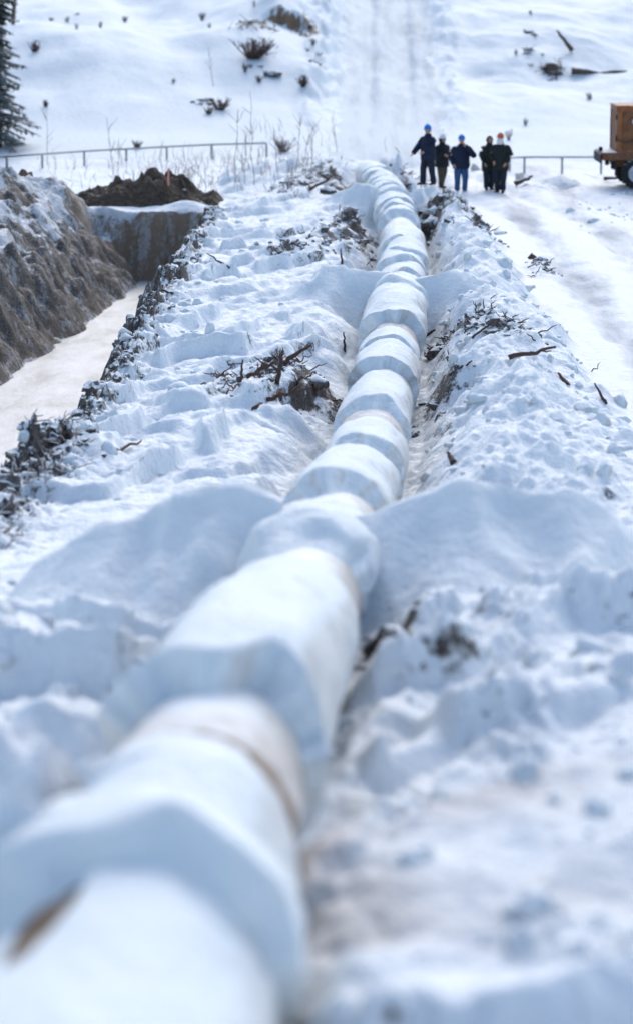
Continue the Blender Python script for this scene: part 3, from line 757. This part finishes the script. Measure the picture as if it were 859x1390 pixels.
# rocks and brush of the outcrop
def bush(px, py, h, n, label, seed, spread=.6, group=None, cat='shrub', r=.012, name='shrub', mat='stick'):
    c = hit(px, py); rnd = random.Random(seed); L = []
    for i in range(n):
        a = rnd.random()*2*PI; sp_ = rnd.random()*spread
        b0 = c + Vector((math.cos(a)*spread*.25*rnd.random(), math.sin(a)*spread*.25*rnd.random(), -.05))
        e = c + Vector((math.cos(a)*sp_, math.sin(a)*sp_, h*rnd.uniform(.45, 1)))
        L.append(tube(bend(b0, e, 4, .15, seed+i), [r*(1-.17*k) for k in range(5)], 5))
        for _ in range(2):
            f = rnd.uniform(.4, .9); m_ = b0.lerp(e, f)
            L.append(tube(bend(m_, m_+Vector((rnd.uniform(-1, 1), rnd.uniform(-1, 1), rnd.uniform(.3, 1)))*h*.3, 3, .1, seed), [r*.6, r*.5, r*.4, r*.25], 4))
    v, f = join(L); o = mesh_obj(name, v, f, M[mat]); tag(o, label, cat, group); return o
bush(345, 80, .9, 40, 'dense dark brush on the slope below the bare earth outcrop', 1, 1.1, r=.035)
bush(300, 150, .5, 26, 'flat dark bush in the snow halfway up the left slope', 2, .5, r=.03)
bush(283, 155, .3, 14, 'small dark tuft left of the flat bush on the left slope', 3, .3, r=.03)
bush(412, 118, .5, 20, 'dark bush at the foot of the outcrop beside the hill track', 4, .4, r=.03)
bush(384, 206, .55, 26, 'snow topped bush at the right end of the left rail fence', 5, .6, r=.022, mat='wood')
bush(186, 202, .35, 18, 'dark tuft hanging at the rail of the left fence', 6, .25, r=.02)
bush(48, 70, .5, 16, 'dark bush on the slope right of the spruce', 7, .4, r=.03)
bush(62, 145, .3, 12, 'tiny dark tuft low on the slope beside the spruce', 8, .25, r=.025)
bush(742, 98, .35, 16, 'brush left of the large stump on the right slope', 9, .5, r=.03)
def rock(px, py, r, label, seed, sq=.7, group=None):
    bm = bmesh.new(); bmesh.ops.create_icosphere(bm, subdivisions=3, radius=1); c = hit(px, py)
    for v in bm.verts:
        k = 1 + .4*mnoise.noise(v.co*1.2+Vector((seed*7, 0, 0))) + .2*mnoise.noise(v.co*3+Vector((seed*3, 0, 0)))
        v.co = Vector((v.co.x*1.2, v.co.y, v.co.z*sq))*k*r + c + Vector((0, 0, r*.25))
    o = bm_obj('rock', bm, M['soil']); tag(o, label, 'rock', group); return o
rock(372, 105, .28, 'brown boulder in the snow below the outcrop brush', 2, .6)
rock(512, 297, .14, 'black lump in the snow gap beside the pipeline', 4)
rock(445, 262, .22, 'dark clod at the left pouch of the farthest bag', 5)
rock(428, 524, .17, 'black frozen lump in the root tangle left of the pipeline', 6)
rock(585, 313, .24, 'dark lump hanging from the soil clump right of the pipeline', 7, 1.2)
g_ = 'small dark tufts on the snowy hillside'
sp_small = [(25, 30), (70, 28), (92, 30), (105, 40), (137, 38), (170, 30), (105, 20), (275, 28), (285, 38), (345, 10), (235, 112),
            (333, 98), (340, 93), (355, 92), (360, 104), (352, 112), (425, 62), (432, 75), (418, 70), (720, 20), (735, 75), (700, 75), (720, 90), (745, 110), (712, 170), (800, 135), (690, 190)]
for i, (a, b_) in enumerate(sp_small):
    bush(a, b_, random.choice((.1, .15, .2, .3, .45)), random.choice((6, 9, 14)), 'small dark tuft poking out of the hillside snow', 50+i, random.uniform(.1, .28), g_, 'tuft', .022, 'tuft', 'tuftmat')
# tall dry saplings and weeds by the fence
for i, (a, b_, hh) in enumerate([(345, 252, 3.0), (318, 252, 2.4), (402, 232, 1.9), (378, 240, 1.6), (332, 250, 1.7), (290, 118, 1.4), (65, 225, 2.0), (155, 240, 2.0), (160, 250, 1.5), (423, 228, 1.4), (458, 205, 1.3), (410, 236, 1.3)]):
    c = hit(a, b_); L = []
    e = c + Vector((random.uniform(-.25, .25), 0, hh))
    L.append(tube(bend(c-Vector((0, 0, .1)), e, 6, .05, i), [.014*(1-.1*k) for k in range(7)], 5))
    for _ in range(5):
        f = random.uniform(.3, .9); m_ = c.lerp(e, f)
        L.append(tube(bend(m_, m_+Vector((random.uniform(-.35, .35), random.uniform(-.2, .2), random.uniform(.2, .5))), 3, .1, i), [.008, .007, .006, .004], 4))
    v, f = join(L); o = mesh_obj('bare_sapling', v, f, M['weed'])
    tag(o, 'thin bare sapling stem standing in the snow at the foot of the left slope', 'sapling', 'bare saplings along the foot of the slope')
L = []; GQ = []
for _ in range(420):
    px = random.choice([random.uniform(40, 480), random.gauss(390, 50), random.gauss(250, 40)]); py = random.uniform(215, 262) if px < 330 else random.uniform(200, 258)
    q = flat_hit(px, py, .1); 
    if abs(q.x-xp(q.y)) < 1: continue
    GQ.append(q)
for q, z in zip(GQ, gzs([(q.x, q.y) for q in GQ])):
    q.z = float(z); h = random.uniform(.15, .7)
    L.append(tube([q-Vector((0, 0, .05)), q+Vector((random.uniform(-.1, .1), 0, h*.6)), q+Vector((random.uniform(-.25, .25), 0, h))], [.008, .007, .004], 4))
v, f = join(L); o = mesh_obj('dry_grass', v, f, M['weed']); o['kind'] = 'stuff'; tag(o, 'thin dry grass stalks standing in the snow along the fence', 'dry grass')
# root hairs and grass in the tangles
L = []; R3 = []
for (sx, sy, rx, ry, am, lp) in SOIL_SHADE:
    if am < .5: continue
    for _ in range(int(30*rx*ry**.5)):
        R3.append((random.gauss(sx, rx*.6), random.gauss(sy, ry*.6), random.uniform(.1, .4), .22, 1.0))
for _ in range(420):
    y = random.uniform(28, 37); x = float(bank_edge(np.array([y]))[0]) + random.uniform(-.1, 1.1)
    R3.append((x, y, random.uniform(.08, .3), .15, .75))
L2 = []
for i, ((x, y, l, up, k), z) in enumerate(zip(R3, gzs([(q[0], q[1]) for q in R3]))):
    a = random.random()*2*PI; p0 = Vector((x, y, float(z)+.01))
    (L if up > .2 else L2).append(tube(bend(p0, p0+Vector((math.cos(a)*l, math.sin(a)*l, random.uniform(-.02, up))), 4, .25, i), [r*k for r in (.014, .013, .011, .009, .005)], 4))
v, f = join(L); o = mesh_obj('loose_roots', v, f, M['stick']); o['kind'] = 'stuff'; tag(o, 'loose roots and twigs in the soil patches along ditch and trench', 'roots')
v, f = join(L2); o = mesh_obj('frosted_grass', v, f, M['frosty']); o['kind'] = 'stuff'; tag(o, 'frosted dead grass and twigs on the trench lip at the left edge', 'dead grass')
# pink survey stake
c = hit(228, 277); v, f = tube([c-Vector((0, 0, .1)), c+Vector((.02, 0, .5)), c+Vector((.04, 0, 1.05))], [.035, .032, .028], 8)
o = mesh_obj('survey_stake', v, f, M['pink']); tag(o, 'thin pinkish stake standing in front of the brown soil heap', 'stake')

# ------------------------------------------------------------------ fences
def fence(label, tops, posts):
    """tops: rail skyline px points, posts: (px, py of the post foot)"""
    feet = [hit(a, b_) for a, b_ in posts]
    t = thing('rail_fence', label, 'fence', feet[0])
    o0 = Vector(feet[0])
    pts = []
    for (a, b_), ft in zip(posts, feet):
        py = float(np.interp(a, [q[0] for q in tops], [q[1] for q in tops]))
        tp = P(a, py, proj(ft)[2]); tp.y = ft.y; tp.x = ft.x; pts.append(tp)
        v, f = tube([ft-Vector((0, 0, .4))-o0, ft.lerp(tp, .5)-o0, tp-Vector((0, 0, .03))-o0], [.04, .04, .04], 8)
        mesh_obj('post', v, f, M['rail'], t)
    v, f = tube([p-o0 for p in pts], [.032]*len(pts), 8)
    mesh_obj('rail', v, f, M['rail'], t)
fence('low grey single rail fence across the foot of the left slope', [(-40, 215), (0, 213), (115, 205), (227, 199), (288, 196), (362, 194)], [(-40, 230), (10, 229), (58, 229), (115, 225), (172, 219), (227, 217), (288, 215), (362, 213)])
fence('low grey single rail fence between the people and the trailer', [(690, 214), (711, 213), (762, 213), (812, 213), (870, 213)], [(691, 233), (711, 235), (762, 236), (815, 236), (870, 236)])

# ------------------------------------------------------------------ spruce and thin tree
def spruce(px, py, H, R0, label, seed):
    c = hit(px, py); rnd = random.Random(seed); t = thing('spruce_tree', label, 'tree', c)
    v, f = tube([Vector((0, 0, -.2)), Vector((0, 0, H*.4)), Vector((.03, 0, H*.75)), Vector((0, 0, H))], [.17, .12, .07, .015], 10)
    mesh_obj('trunk', v, f, M['wood'], t)
    V = []; Fc = []; SV = []; SF = []
    z = .25
    while z < H-.2:
        rr = R0*(1-z/H)**.85*rnd.uniform(.75, 1.1); nb = 3
        for k in range(nb):
            a = rnd.random()*2*PI; l = rr*rnd.uniform(.6, 1.15); n = 7
            droop = rnd.uniform(.35, .6)
            pts = [Vector((math.cos(a)*l*i/n, math.sin(a)*l*i/n, z + .10*l*(i/n) - droop*l*(i/n)**1.6 + .12*l*(i/n)**4)) for i in range(n+1)]
            bv, bf = tube(pts, [.022*(1-.11*i) for i in range(n+1)], 4); o = len(V); V += bv; Fc += [tuple(i+o for i in q) for q in bf]
            for i in range(1, n+1):
                for s in range(15):
                    p = pts[i-1].lerp(pts[i], rnd.random())
                    aa = a + rnd.choice((-1, 1))*rnd.uniform(.3, 1.2); ln = rnd.uniform(.12, .42)*(1.15-.5*i/n)
                    dr = Vector((math.cos(aa), math.sin(aa), rnd.uniform(-.9, -.05))).normalized()
                    sd_ = dr.cross(Vector((0, 0, 1))).normalized()*rnd.uniform(.02, .05)
                    o = len(V); V += [p-sd_, p+sd_, p+dr*ln+sd_*.4, p+dr*ln-sd_*.4]; Fc.append((o, o+1, o+2, o+3))
        z += rnd.uniform(.06, .17)
    mesh_obj('crown', V, Fc, M['needle'], t, smooth=False)
spruce(-2, 200, 9, 1.75, 'dark drooping spruce with frosted branches at the top left edge', 11)
c = hit(18, 33); v, f = tube(bend(c-Vector((0, 0, .1)), c+Vector((.35, 0, 4)), 6, .03, 2), [.10, .09, .085, .08, .07, .06, .05], 8)
t = thing('bare_tree', 'thin bare trunk leaning on the slope right of the spruce top', 'tree', c)
mesh_obj('trunk', [p-c for p in v], f, M['wood'], t)
L = []
for i in range(14):
    zz = random.uniform(1.2, 3.9); a = random.random()*6; p = Vector((.09*zz, 0, zz))
    L.append(tube(bend(p, p+Vector((math.cos(a)*.7, math.sin(a)*.7, .5)), 4, .1, i), [.025, .02, .016, .01, .005], 5))
v, f = join(L); mesh_obj('crown', v, f, M['stick'], t)

# ------------------------------------------------------------------ people
def ell_loft(rings, n=20):
    """rings: (centre, half width along A, half depth along D, A, D)"""
    vs = []; fs = []
    for (c, a, d, A, D) in rings:
        for k in range(n):
            q = 2*PI*k/n; vs.append(Vector(c) + A*(math.cos(q)*a) + D*(math.sin(q)*d))
    for i in range(len(rings)-1):
        for k in range(n):
            p, q = i*n+k, i*n+(k+1) % n; fs.append((p, q, q+n, p+n))
    fs.append(tuple(range(n))[::-1]); fs.append(tuple((len(rings)-1)*n+k for k in range(n)))
    return vs, fs
def wob(v, amt, sc, seed):
    return [p + Vector((mnoise.noise(p*sc+Vector((seed, 0, 0))), mnoise.noise(p*sc+Vector((0, seed, 0))), 0))*amt for p in v]
def skin_mesh(name, joints, edges, mat, parent):
    me = bpy.data.meshes.new(name); me.from_pydata([j[0] for j in joints], edges, [])
    o = bpy.data.objects.new(name, me); COL.objects.link(o)
    m1 = o.modifiers.new('s', 'SKIN'); m1.use_smooth_shade = True
    if not me.skin_vertices: bpy.context.view_layer.objects.active = o
    sv = me.skin_vertices[0].data if me.skin_vertices else None
    if sv is None: raise RuntimeError('skin layer')
    for i, j in enumerate(joints):
        sv[i].radius = (j[1], j[1]); sv[i].use_root = (i == 0)
    m2 = o.modifiers.new('d', 'SUBSURF'); m2.levels = 1; m2.render_levels = 1
    dg = bpy.context.evaluated_depsgraph_get(); ev = o.evaluated_get(dg)
    new = bpy.data.meshes.new_from_object(ev)
    o.modifiers.clear(); old = o.data; o.data = new; new.name = name; bpy.data.meshes.remove(old)
    new.materials.clear(); new.materials.append(mat)
    new.polygons.foreach_set('use_smooth', [True]*len(new.polygons))
    o.parent = parent
    return o
def arm_pts(sh, el, wr): return [Vector(sh), Vector(el), Vector(wr)]
def person(px, py, face, label, jacket, trousers, boots, helmet=None, H=1.75, larm=None, rarm=None, coat=.78, legs=.12, lean=0, hood=None, beard=None, stride=0, hairon=True, build=1.0):
    build *= 1.18
    """face: yaw in radians, 0 looks towards the camera (-Y). larm/rarm: (elbow, wrist) in body axes x right of viewer, y depth, z up"""
    c = hit(px, py) if isinstance(px, (int, float)) else Vector(px)
    t = thing('person', label, 'person', c, face, 'people standing by the pipeline')
    k = H/1.75; X, Y_ = Vector((1, 0, 0)), Vector((0, 1, 0))
    hip, sho, nk = .90*k, 1.42*k, 1.50*k
    lx = lean
    # joints of the body
    J = []; E = []
    def add(p, r, par=None):
        J.append((Vector(p), r)); i = len(J)-1
        if par is not None: E.append((par, i))
        return i
    pel = add((0, 0, hip), .12*k); s1 = add((lx*.3, 0, 1.12*k), .115*k, pel); ch = add((lx*.7, 0, 1.32*k), .13*k, s1)
    n_ = add((lx*.95, -.01, 1.46*k), .06*k, ch); hd0 = add((lx, -.015, 1.54*k), .062*k, n_)
    feet = []
    for s in (-1, 1):
        st = stride*s
        hp = add((s*.09*k, 0, hip-.06*k), .085*k, pel); kn = add((s*(.09+legs)/1.7*k*1.0, -.02+st*.5, .50*k), .055*k, hp)
        an = add((s*legs*k, .02+st, .10*k), .042*k, kn); to = add((s*(legs+.02)*k, -.08+st, .05*k), .022*k, an); feet.append((J[hp][0], J[kn][0], J[an][0], J[to][0]))
    arms = []
    for s, ar in ((-1, larm), (1, rarm)):
        shp = Vector((lx*.85+s*.185*k, 0, sho-.06)); 
        if ar is None: ar = ((s*.27, .02, 1.12), (s*.24, -.10, .88))
        el, wr = Vector(ar[0])*k, Vector(ar[1])*k
        si = add(shp, .06*k, ch); ei = add(el, .045*k, si); wi = add(wr, .028*k, ei)
        dr = (wr-el).normalized(); pm = wr+dr*.07*k; pi_ = add(pm, .030*k, wi)
        side = dr.cross(Vector((0, 1, 0)) if abs(dr.y) < .8 else X).normalized()
        for q in range(4):
            f0 = pm + side*(q-1.5)*.019*k; ln = (.05, .058, .054, .042)[q]*k
            a0 = add(f0+dr*.02*k, .0095*k, pi_); a1 = add(f0+dr*ln, .009*k, a0); add(f0+dr*(ln+.022*k)+Vector((0, -.018, -.004))*k, .008*k, a1)
        b0 = add(wr+dr*.025*k+side*.035*k, .011*k, wi); add(wr+dr*.065*k+side*.055*k, .009*k, b0)
        arms.append((shp, el, wr))
    body = skin_mesh('body', J, E, M['skin'], t)
    # head
    bm = bmesh.new(); bmesh.ops.create_uvsphere(bm, u_segments=24, v_segments=18, radius=1)
    hc = Vector((lx, -.02, 1.635*k))
    for v_ in bm.verts:
        p = v_.co.copy(); sx = .078 - .018*max(0, -p.z); 
        q = Vector((p.x*sx, p.y*.098, p.z*.118))
        if p.y < -.3:
            g = math.exp(-(p.x/.16)**2-((p.z+.08)/.2)**2); q.y -= .030*g
            for s in (-1, 1): q.y += .012*math.exp(-((p.x-s*.36)/.17)**2-((p.z-.12)/.14)**2)
            q.y -= .010*math.exp(-(p.x/.3)**2-((p.z+.85)/.22)**2); q.y += .006*math.exp(-(p.x/.3)**2-((p.z+.48)/.07)**2)
        for s in (-1, 1):
            q.x += s*.022*math.exp(-((p.x-s*1.0)/.2)**2-((p.z)/.26)**2-((p.y-.1)/.22)**2)
        v_.co = q*k + hc
    bme = bpy.data.meshes.new('h'); bm.to_mesh(bme); bm.free()
    b2 = bmesh.new(); b2.from_mesh(body.data); b2.from_mesh(bme); b2.to_mesh(body.data); b2.free(); bpy.data.meshes.remove(bme)
    body.data.polygons.foreach_set('use_smooth', [True]*len(body.data.polygons))
    for s in (-1, 1):
        bm = bmesh.new(); bmesh.ops.create_uvsphere(bm, u_segments=8, v_segments=6, radius=.011*k, matrix=Matrix.Translation(hc+Vector((s*.030, -.088, .014))*k)); bm_obj('eye', bm, M['hair'], t)
    # jacket: torso and sleeves
    j0 = coat*k; b = build; rs = [(j0, .205*b, .155), (j0+.10*k, .215*b, .16), (1.02*k, .205*b, .15), (1.18*k, .215*b, .155), (1.30*k, .215*b, .145), (1.38*k, .175*b, .12), (1.45*k, .11*b, .095), (1.52*k, .085, .085), (1.54*k, .075, .075)]
    R = []
    for (z, a, d) in rs:
        f = max(0, (z-hip)/(1.54*k-hip)); R.append((Vector((lx*f, 0, z)), a*k, d*k*1.32, X, Y_))
    parts = [ell_loft(R)]
    for (sh, el, wr) in arms:
        dr = (wr-el).normalized()
        pp = [sh-Vector((sh.x*.25, 0, .0)), sh+(el-sh)*.15, sh.lerp(el, .55), el, el.lerp(wr, .45), wr, wr+dr*.015]
        parts.append(tube(pp, [r*k for r in (.115, .125, .108, .096, .088, .074, .055)], 14))
    v, f = join(parts); v = wob(v, .022, 7, px if isinstance(px, (int, float)) else 3)
    mesh_obj('jacket', v, f, M[jacket], t)
    # trousers
    parts = [ell_loft([(Vector((0, 0, hip-.13*k)), .13*k, .12*k, X, Y_), (Vector((0, 0, hip-.05*k)), .165*k, .13*k, X, Y_), (Vector((0, 0, hip+.10*k)), .165*k, .125*k, X, Y_)])]
    for (hp, kn, an, to) in feet:
        parts.append(tube([hp, hp.lerp(kn, .4), kn, kn.lerp(an, .5), an+Vector((0, 0, .03)), an-Vector((0, 0, .02))], [r*k for r in (.125, .122, .10, .092, .09, .085)], 14))
    v, f = join(parts); v = wob(v, .02, 8, 5); mesh_obj('trousers', v, f, M[trousers], t)
    for (hp, kn, an, to) in feet:
        d = (to-an); d.z = 0; d.normalize()
        v, f = ell_loft([(an+Vector((0, 0, .07)), .062*k, .068*k, X, Y_), (an+Vector((0, 0, -.02)), .062*k, .07*k, X, Y_)])
        sole = []
        for (q, wv, hh) in ((-.075, .035, .06), (-.06, .05, .085), (0, .056, .10), (.08, .056, .075), (.15, .052, .055), (.195, .035, .04), (.205, .015, .02)):
            sole.append((Vector((an.x, an.y, 0)) + d*q*k + Vector((0, 0, hh*.55*k)), wv*k, hh*.55*k, d.cross(Vector((0, 0, 1))), Vector((0, 0, 1))))
        v, f = join([(v, f), ell_loft(sole, 14)]); mesh_obj('boot', v, f, M[boots], t)
    # hair
    if hairon:
        bm = bmesh.new(); bmesh.ops.create_uvsphere(bm, u_segments=20, v_segments=14, radius=1)
        bmesh.ops.delete(bm, geom=[v_ for v_ in bm.verts if v_.co.y < -.25 and v_.co.z < .45 or v_.co.z < -.55], context='VERTS')
        for v_ in bm.verts: v_.co = Vector((v_.co.x*.088, v_.co.y*.108+.006, v_.co.z*.124+.006))*k*(1+.04*mnoise.noise(v_.co*6)) + hc
        bm_obj('hair', bm, M['hair'], t)
    if hood:
        bm = bmesh.new(); bmesh.ops.create_uvsphere(bm, u_segments=20, v_segments=14, radius=1)
        bmesh.ops.delete(bm, geom=[v_ for v_ in bm.verts if v_.co.y < -.45 and abs(v_.co.x) < .62 and -.75 < v_.co.z < .55], context='VERTS')
        for v_ in bm.verts: v_.co = Vector((v_.co.x*.112, v_.co.y*.13+.012, v_.co.z*.15-.01))*k*(1+.06*mnoise.noise(v_.co*5)) + hc
        bm_obj('hood', bm, M[hood], t)
    if beard:
        v, f = ell_loft([(hc+Vector((0, -.02, -.17))*k, .10*k, .11*k, X, Y_), (hc+Vector((0, -.035, -.10))*k, .105*k, .112*k, X, Y_), (hc+Vector((0, -.035, -.03))*k, .095*k, .105*k, X, Y_), (hc+Vector((0, -.025, .01))*k, .085*k, .095*k, X, Y_)], 18)
        mesh_obj('scarf', wob(v, .012, 14, 2), f, M[beard], t)
    if helmet:
        h = []
        for (z, r) in ((.012, .140), (.018, .142), (.03, .118), (.06, .116), (.10, .102), (.13, .078), (.15, .045), (.157, .012)):
            h.append((hc+Vector((0, -.012 if z < .02 else 0, z+.022))*k, r*k*.92, r*k*(1.12 if z < .02 else 1.03), X, Y_))
        v, f = ell_loft(h, 24); hm = mesh_obj('helmet', v, f, M[helmet], t)
        ridge = [hc+Vector((0, -.105+.21*i/8, .022+.10+.065*math.sin(PI*i/8)-.0))*k for i in range(9)]
        v, f = tube(ridge, [.012*k]*9, 6); mesh_obj('ridge', v, f, M[helmet], hm)
    return t
person(580, 253, math.radians(-48), 'person in navy jacket and blue helmet, arm stretched out to the left', 'navy', 'navytrouser', 'boot', 'helm_blue', 1.74,
       larm=((-.26, -.16, 1.13), (-.24, -.38, .96)), rarm=((.21, -.10, 1.14), (.10, -.26, 1.02)), stride=.10, coat=.74)
person(599, 256, math.radians(42), 'person in dark jacket, olive trousers and white helmet beside the pointing figure', 'dark', 'olive', 'boot', 'helm_white', 1.74,
       larm=((-.26, -.04, 1.14), (-.18, -.28, 1.12)), rarm=((.26, -.04, 1.14), (.18, -.26, 1.05)), stride=.10, coat=.72, hood='dark', hairon=False, build=1.05)
person(625, 262, math.radians(6), 'person in blue helmet and blue jeans facing the camera, one hand at the mouth', 'navy', 'jeans', 'paleboot', 'helm_blue', 1.83,
       larm=((-.33, .03, 1.12), (-.25, -.10, .90)), rarm=((.37, -.12, 1.17), (.10, -.22, 1.46)), coat=.76, legs=.12, build=1.08)
person(663, 258, math.radians(15), 'bareheaded person in long black coat half hidden behind the orange helmet', 'greenblack', 'navytrouser', 'boot', None, 1.72,
       larm=((-.27, 0, 1.14), (-.20, -.12, .90)), rarm=((.25, 0, 1.14), (.14, -.16, .92)), coat=.62, legs=.09, hood='dark')
person(678, 262, math.radians(-22), 'person in orange helmet with pale scarf over the face and dark coat', 'greenblack', 'navytrouser', 'boot', 'helm_orange', 1.86,
       larm=((-.30, 0, 1.16), (-.16, -.18, .96)), rarm=((.31, 0, 1.16), (.22, -.14, .92)), coat=.66, legs=.09, beard='fleece')

# ------------------------------------------------------------------ orange trailer at the right edge
def boxm(a, b, bev=.01):
    bm = bmesh.new(); bmesh.ops.create_cube(bm, size=1)
    a, b = Vector(a), Vector(b)
    for v_ in bm.verts: v_.co = Vector(((a.x+b.x)/2 + v_.co.x*(b.x-a.x), (a.y+b.y)/2 + v_.co.y*(b.y-a.y), (a.z+b.z)/2 + v_.co.z*(b.z-a.z)))
    if bev: bmesh.ops.bevel(bm, geom=bm.edges[:], offset=bev, segments=2, affect='EDGES')
    return bm
def boxes(lst, bev=.01):
    bm = bmesh.new()
    for a, b in lst:
        q = boxm(a, b, bev); me = bpy.data.meshes.new('x'); q.to_mesh(me); q.free(); bm.from_mesh(me); bpy.data.meshes.remove(me)
    return bm
tc = hit(842, 258)
# local axes: x along the trailer to the right, y away; origin under its left rear corner of the bed (px 816)
ox = (816-429.5)/F*proj(tc)[2]
tr = thing('trailer', 'rusty orange box trailer with black tyre cut off by the right edge of the photo', 'trailer', (ox, tc.y, tc.z))
bed0, bed1 = .95, 1.20
bm_obj('bed', boxes([((0, 0, bed0), (5.2, 2.2, bed1-.04)), ((.0, -.03, bed1-.09), (5.2, 2.23, bed1))], .015), M['brownmetal'], tr, False)
bm_obj('chassis', boxes([((.45, .35, .72), (5.0, .5, .948)), ((.45, 1.7, .72), (5.0, 1.85, .948)), ((.42, .25, .78), (.56, 1.95, .946)), ((2.6, .25, .78), (2.75, 1.95, .945))], .01), M['brownmetal'], tr, False)
bx = .46
body = bm_obj('box_body', boxes([((bx+.03, .06, bed1+.002), (5.1, 2.1, 2.62))], .02), M['orange2'], tr, False)
fr = [((bx, .02, bed1+.01), (bx+.16, .14, 2.66)), ((bx, .025, 2.52), (5.14, .145, 2.67)), ((bx, .03, bed1+.012), (5.14, .13, bed1+.10)), ((5.02, .02, bed1+.01), (5.14, .14, 2.66)), ((bx, 2.02, bed1+.01), (bx+.12, 2.14, 2.66)), ((bx, .15, 2.53), (bx+.1, 2.02, 2.668)),
      ((1.75, .028, bed1+.1), (1.87, .12, 2.52)), ((3.3, .028, bed1+.1), (3.42, .12, 2.52))]
bm_obj('frame', boxes(fr, .012), M['orange'], tr, False)
bm_obj('roof', boxes([((bx-.03, -.01, 2.672), (5.17, 2.17, 2.71))], .012), M['orange'], tr, False)
v, f = tube([(1.05, .05, 2.2), (1.05, -.01, 2.2), (1.05, -.02, 2.2)], [.11, .11, .09], 16); mesh_obj('vent', v, f, M['rim'], tr)
bm_obj('door_hinge', boxes([((bx-.04, .02, 2.25), (bx, .1, 2.42))], .008), M['black'], tr, False)
bm_obj('door_hinge', boxes([((bx-.04, .02, 1.55), (bx, .1, 1.75))], .008), M['black'], tr, False)
v, f = tube([(bx-.02, .01, 1.85), (bx, -.03, 1.62), (bx+.16, -.02, 1.57), (bx+.34, -.02, 1.56), (bx+.5, -.02, 1.6), (bx+.7, -.01, 1.75), (bx+.75, .03, 1.95)], [.018]*7, 6); mesh_obj('cable', v, f, M['black'], tr)
bm_obj('bumper', boxes([((-.06, .0, .84), (-.002, 2.2, 1.16)), ((.30, .1, .66), (.44, .25, .92)), ((.30, 1.9, .66), (.44, 2.05, .92))], .02), M['black'], tr, False)
bm_obj('tail_light', boxes([((-.10, .12, 1.23), (.02, .32, 1.38))], .02), M['black'], tr, False)
bm_obj('reflector', boxes([((.02, -.045, 1.02), (.10, -.004, 1.12))], .008), M['lampred'], tr, False)
bm_obj('mud_flap', boxes([((.47, .1, .42), (.50, .5, .72))], .006), M['black'], tr, False)
def wheel(cx, cy):
    n = 44; R_, r_ = .52, .29
    prof = [(r_, -.13), (r_+.02, -.15), (R_-.07, -.16), (R_-.015, -.13), (R_, -.08), (R_, .08), (R_-.015, .13), (R_-.07, .16), (r_+.02, .15), (r_, .13)]
    vs = []; fs = []; m_ = len(prof)
    for k in range(n):
        a = 2*PI*k/n; lug = .028 if k % 2 else 0
        for (r, y) in prof:
            rr = r - (lug if r > R_-.03 else 0); vs.append(Vector((cx+rr*math.cos(a), cy+y, .52+rr*math.sin(a))))
    for k in range(n):
        for i in range(m_):
            a, b_ = k*m_+i, k*m_+(i+1) % m_; c_, d_ = ((k+1) % n)*m_+i, ((k+1) % n)*m_+(i+1) % m_; fs.append((a, b_, d_, c_))
    wt = mesh_obj('wheel', vs, fs, M['black'], tr, smooth=False)
    s_ = -1 if cy < 1 else 1
    rp = [(.288, .13), (.288, .08), (.24, .05), (.15, .03), (.12, .11), (.09, .15), (.0, .15)]
    vs = []; fs = []
    for k in range(32):
        a = 2*PI*k/32
        for (r, y) in rp: vs.append(Vector((cx+r*math.cos(a), cy+s_*y, .52+r*math.sin(a))))
    for k in range(32):
        for i in range(len(rp)-1):
            a, b_ = k*7+i, ((k+1) % 32)*7+i; fs.append((a, a+1, b_+1, b_))
    mesh_obj('rim', vs, fs, M['rim'], wt)
for cx in (1.14, 2.28):
    for cy in (.10, 2.08): wheel(cx, cy)
    v, f = tube([(cx, .1, .52), (cx, 1.1, .52), (cx, 2.08, .52)], [.06]*3, 10); mesh_obj('axle', v, f, M['black'], tr)
bm_obj('mudguard', boxes([((.66, -.02, 1.075), (2.8, .30, 1.10))], .01), M['brownmetal'], tr, False)
v, f = tube([(5.0, 1.1, .85), (5.8, 1.1, .75), (6.5, 1.1, .6)], [.06, .06, .05], 8); mesh_obj('drawbar', v, f, M['brownmetal'], tr)
bm_obj('support_leg', boxes([((4.7, .3, -.02), (4.8, .4, .72))], .01), M['black'], tr, False)
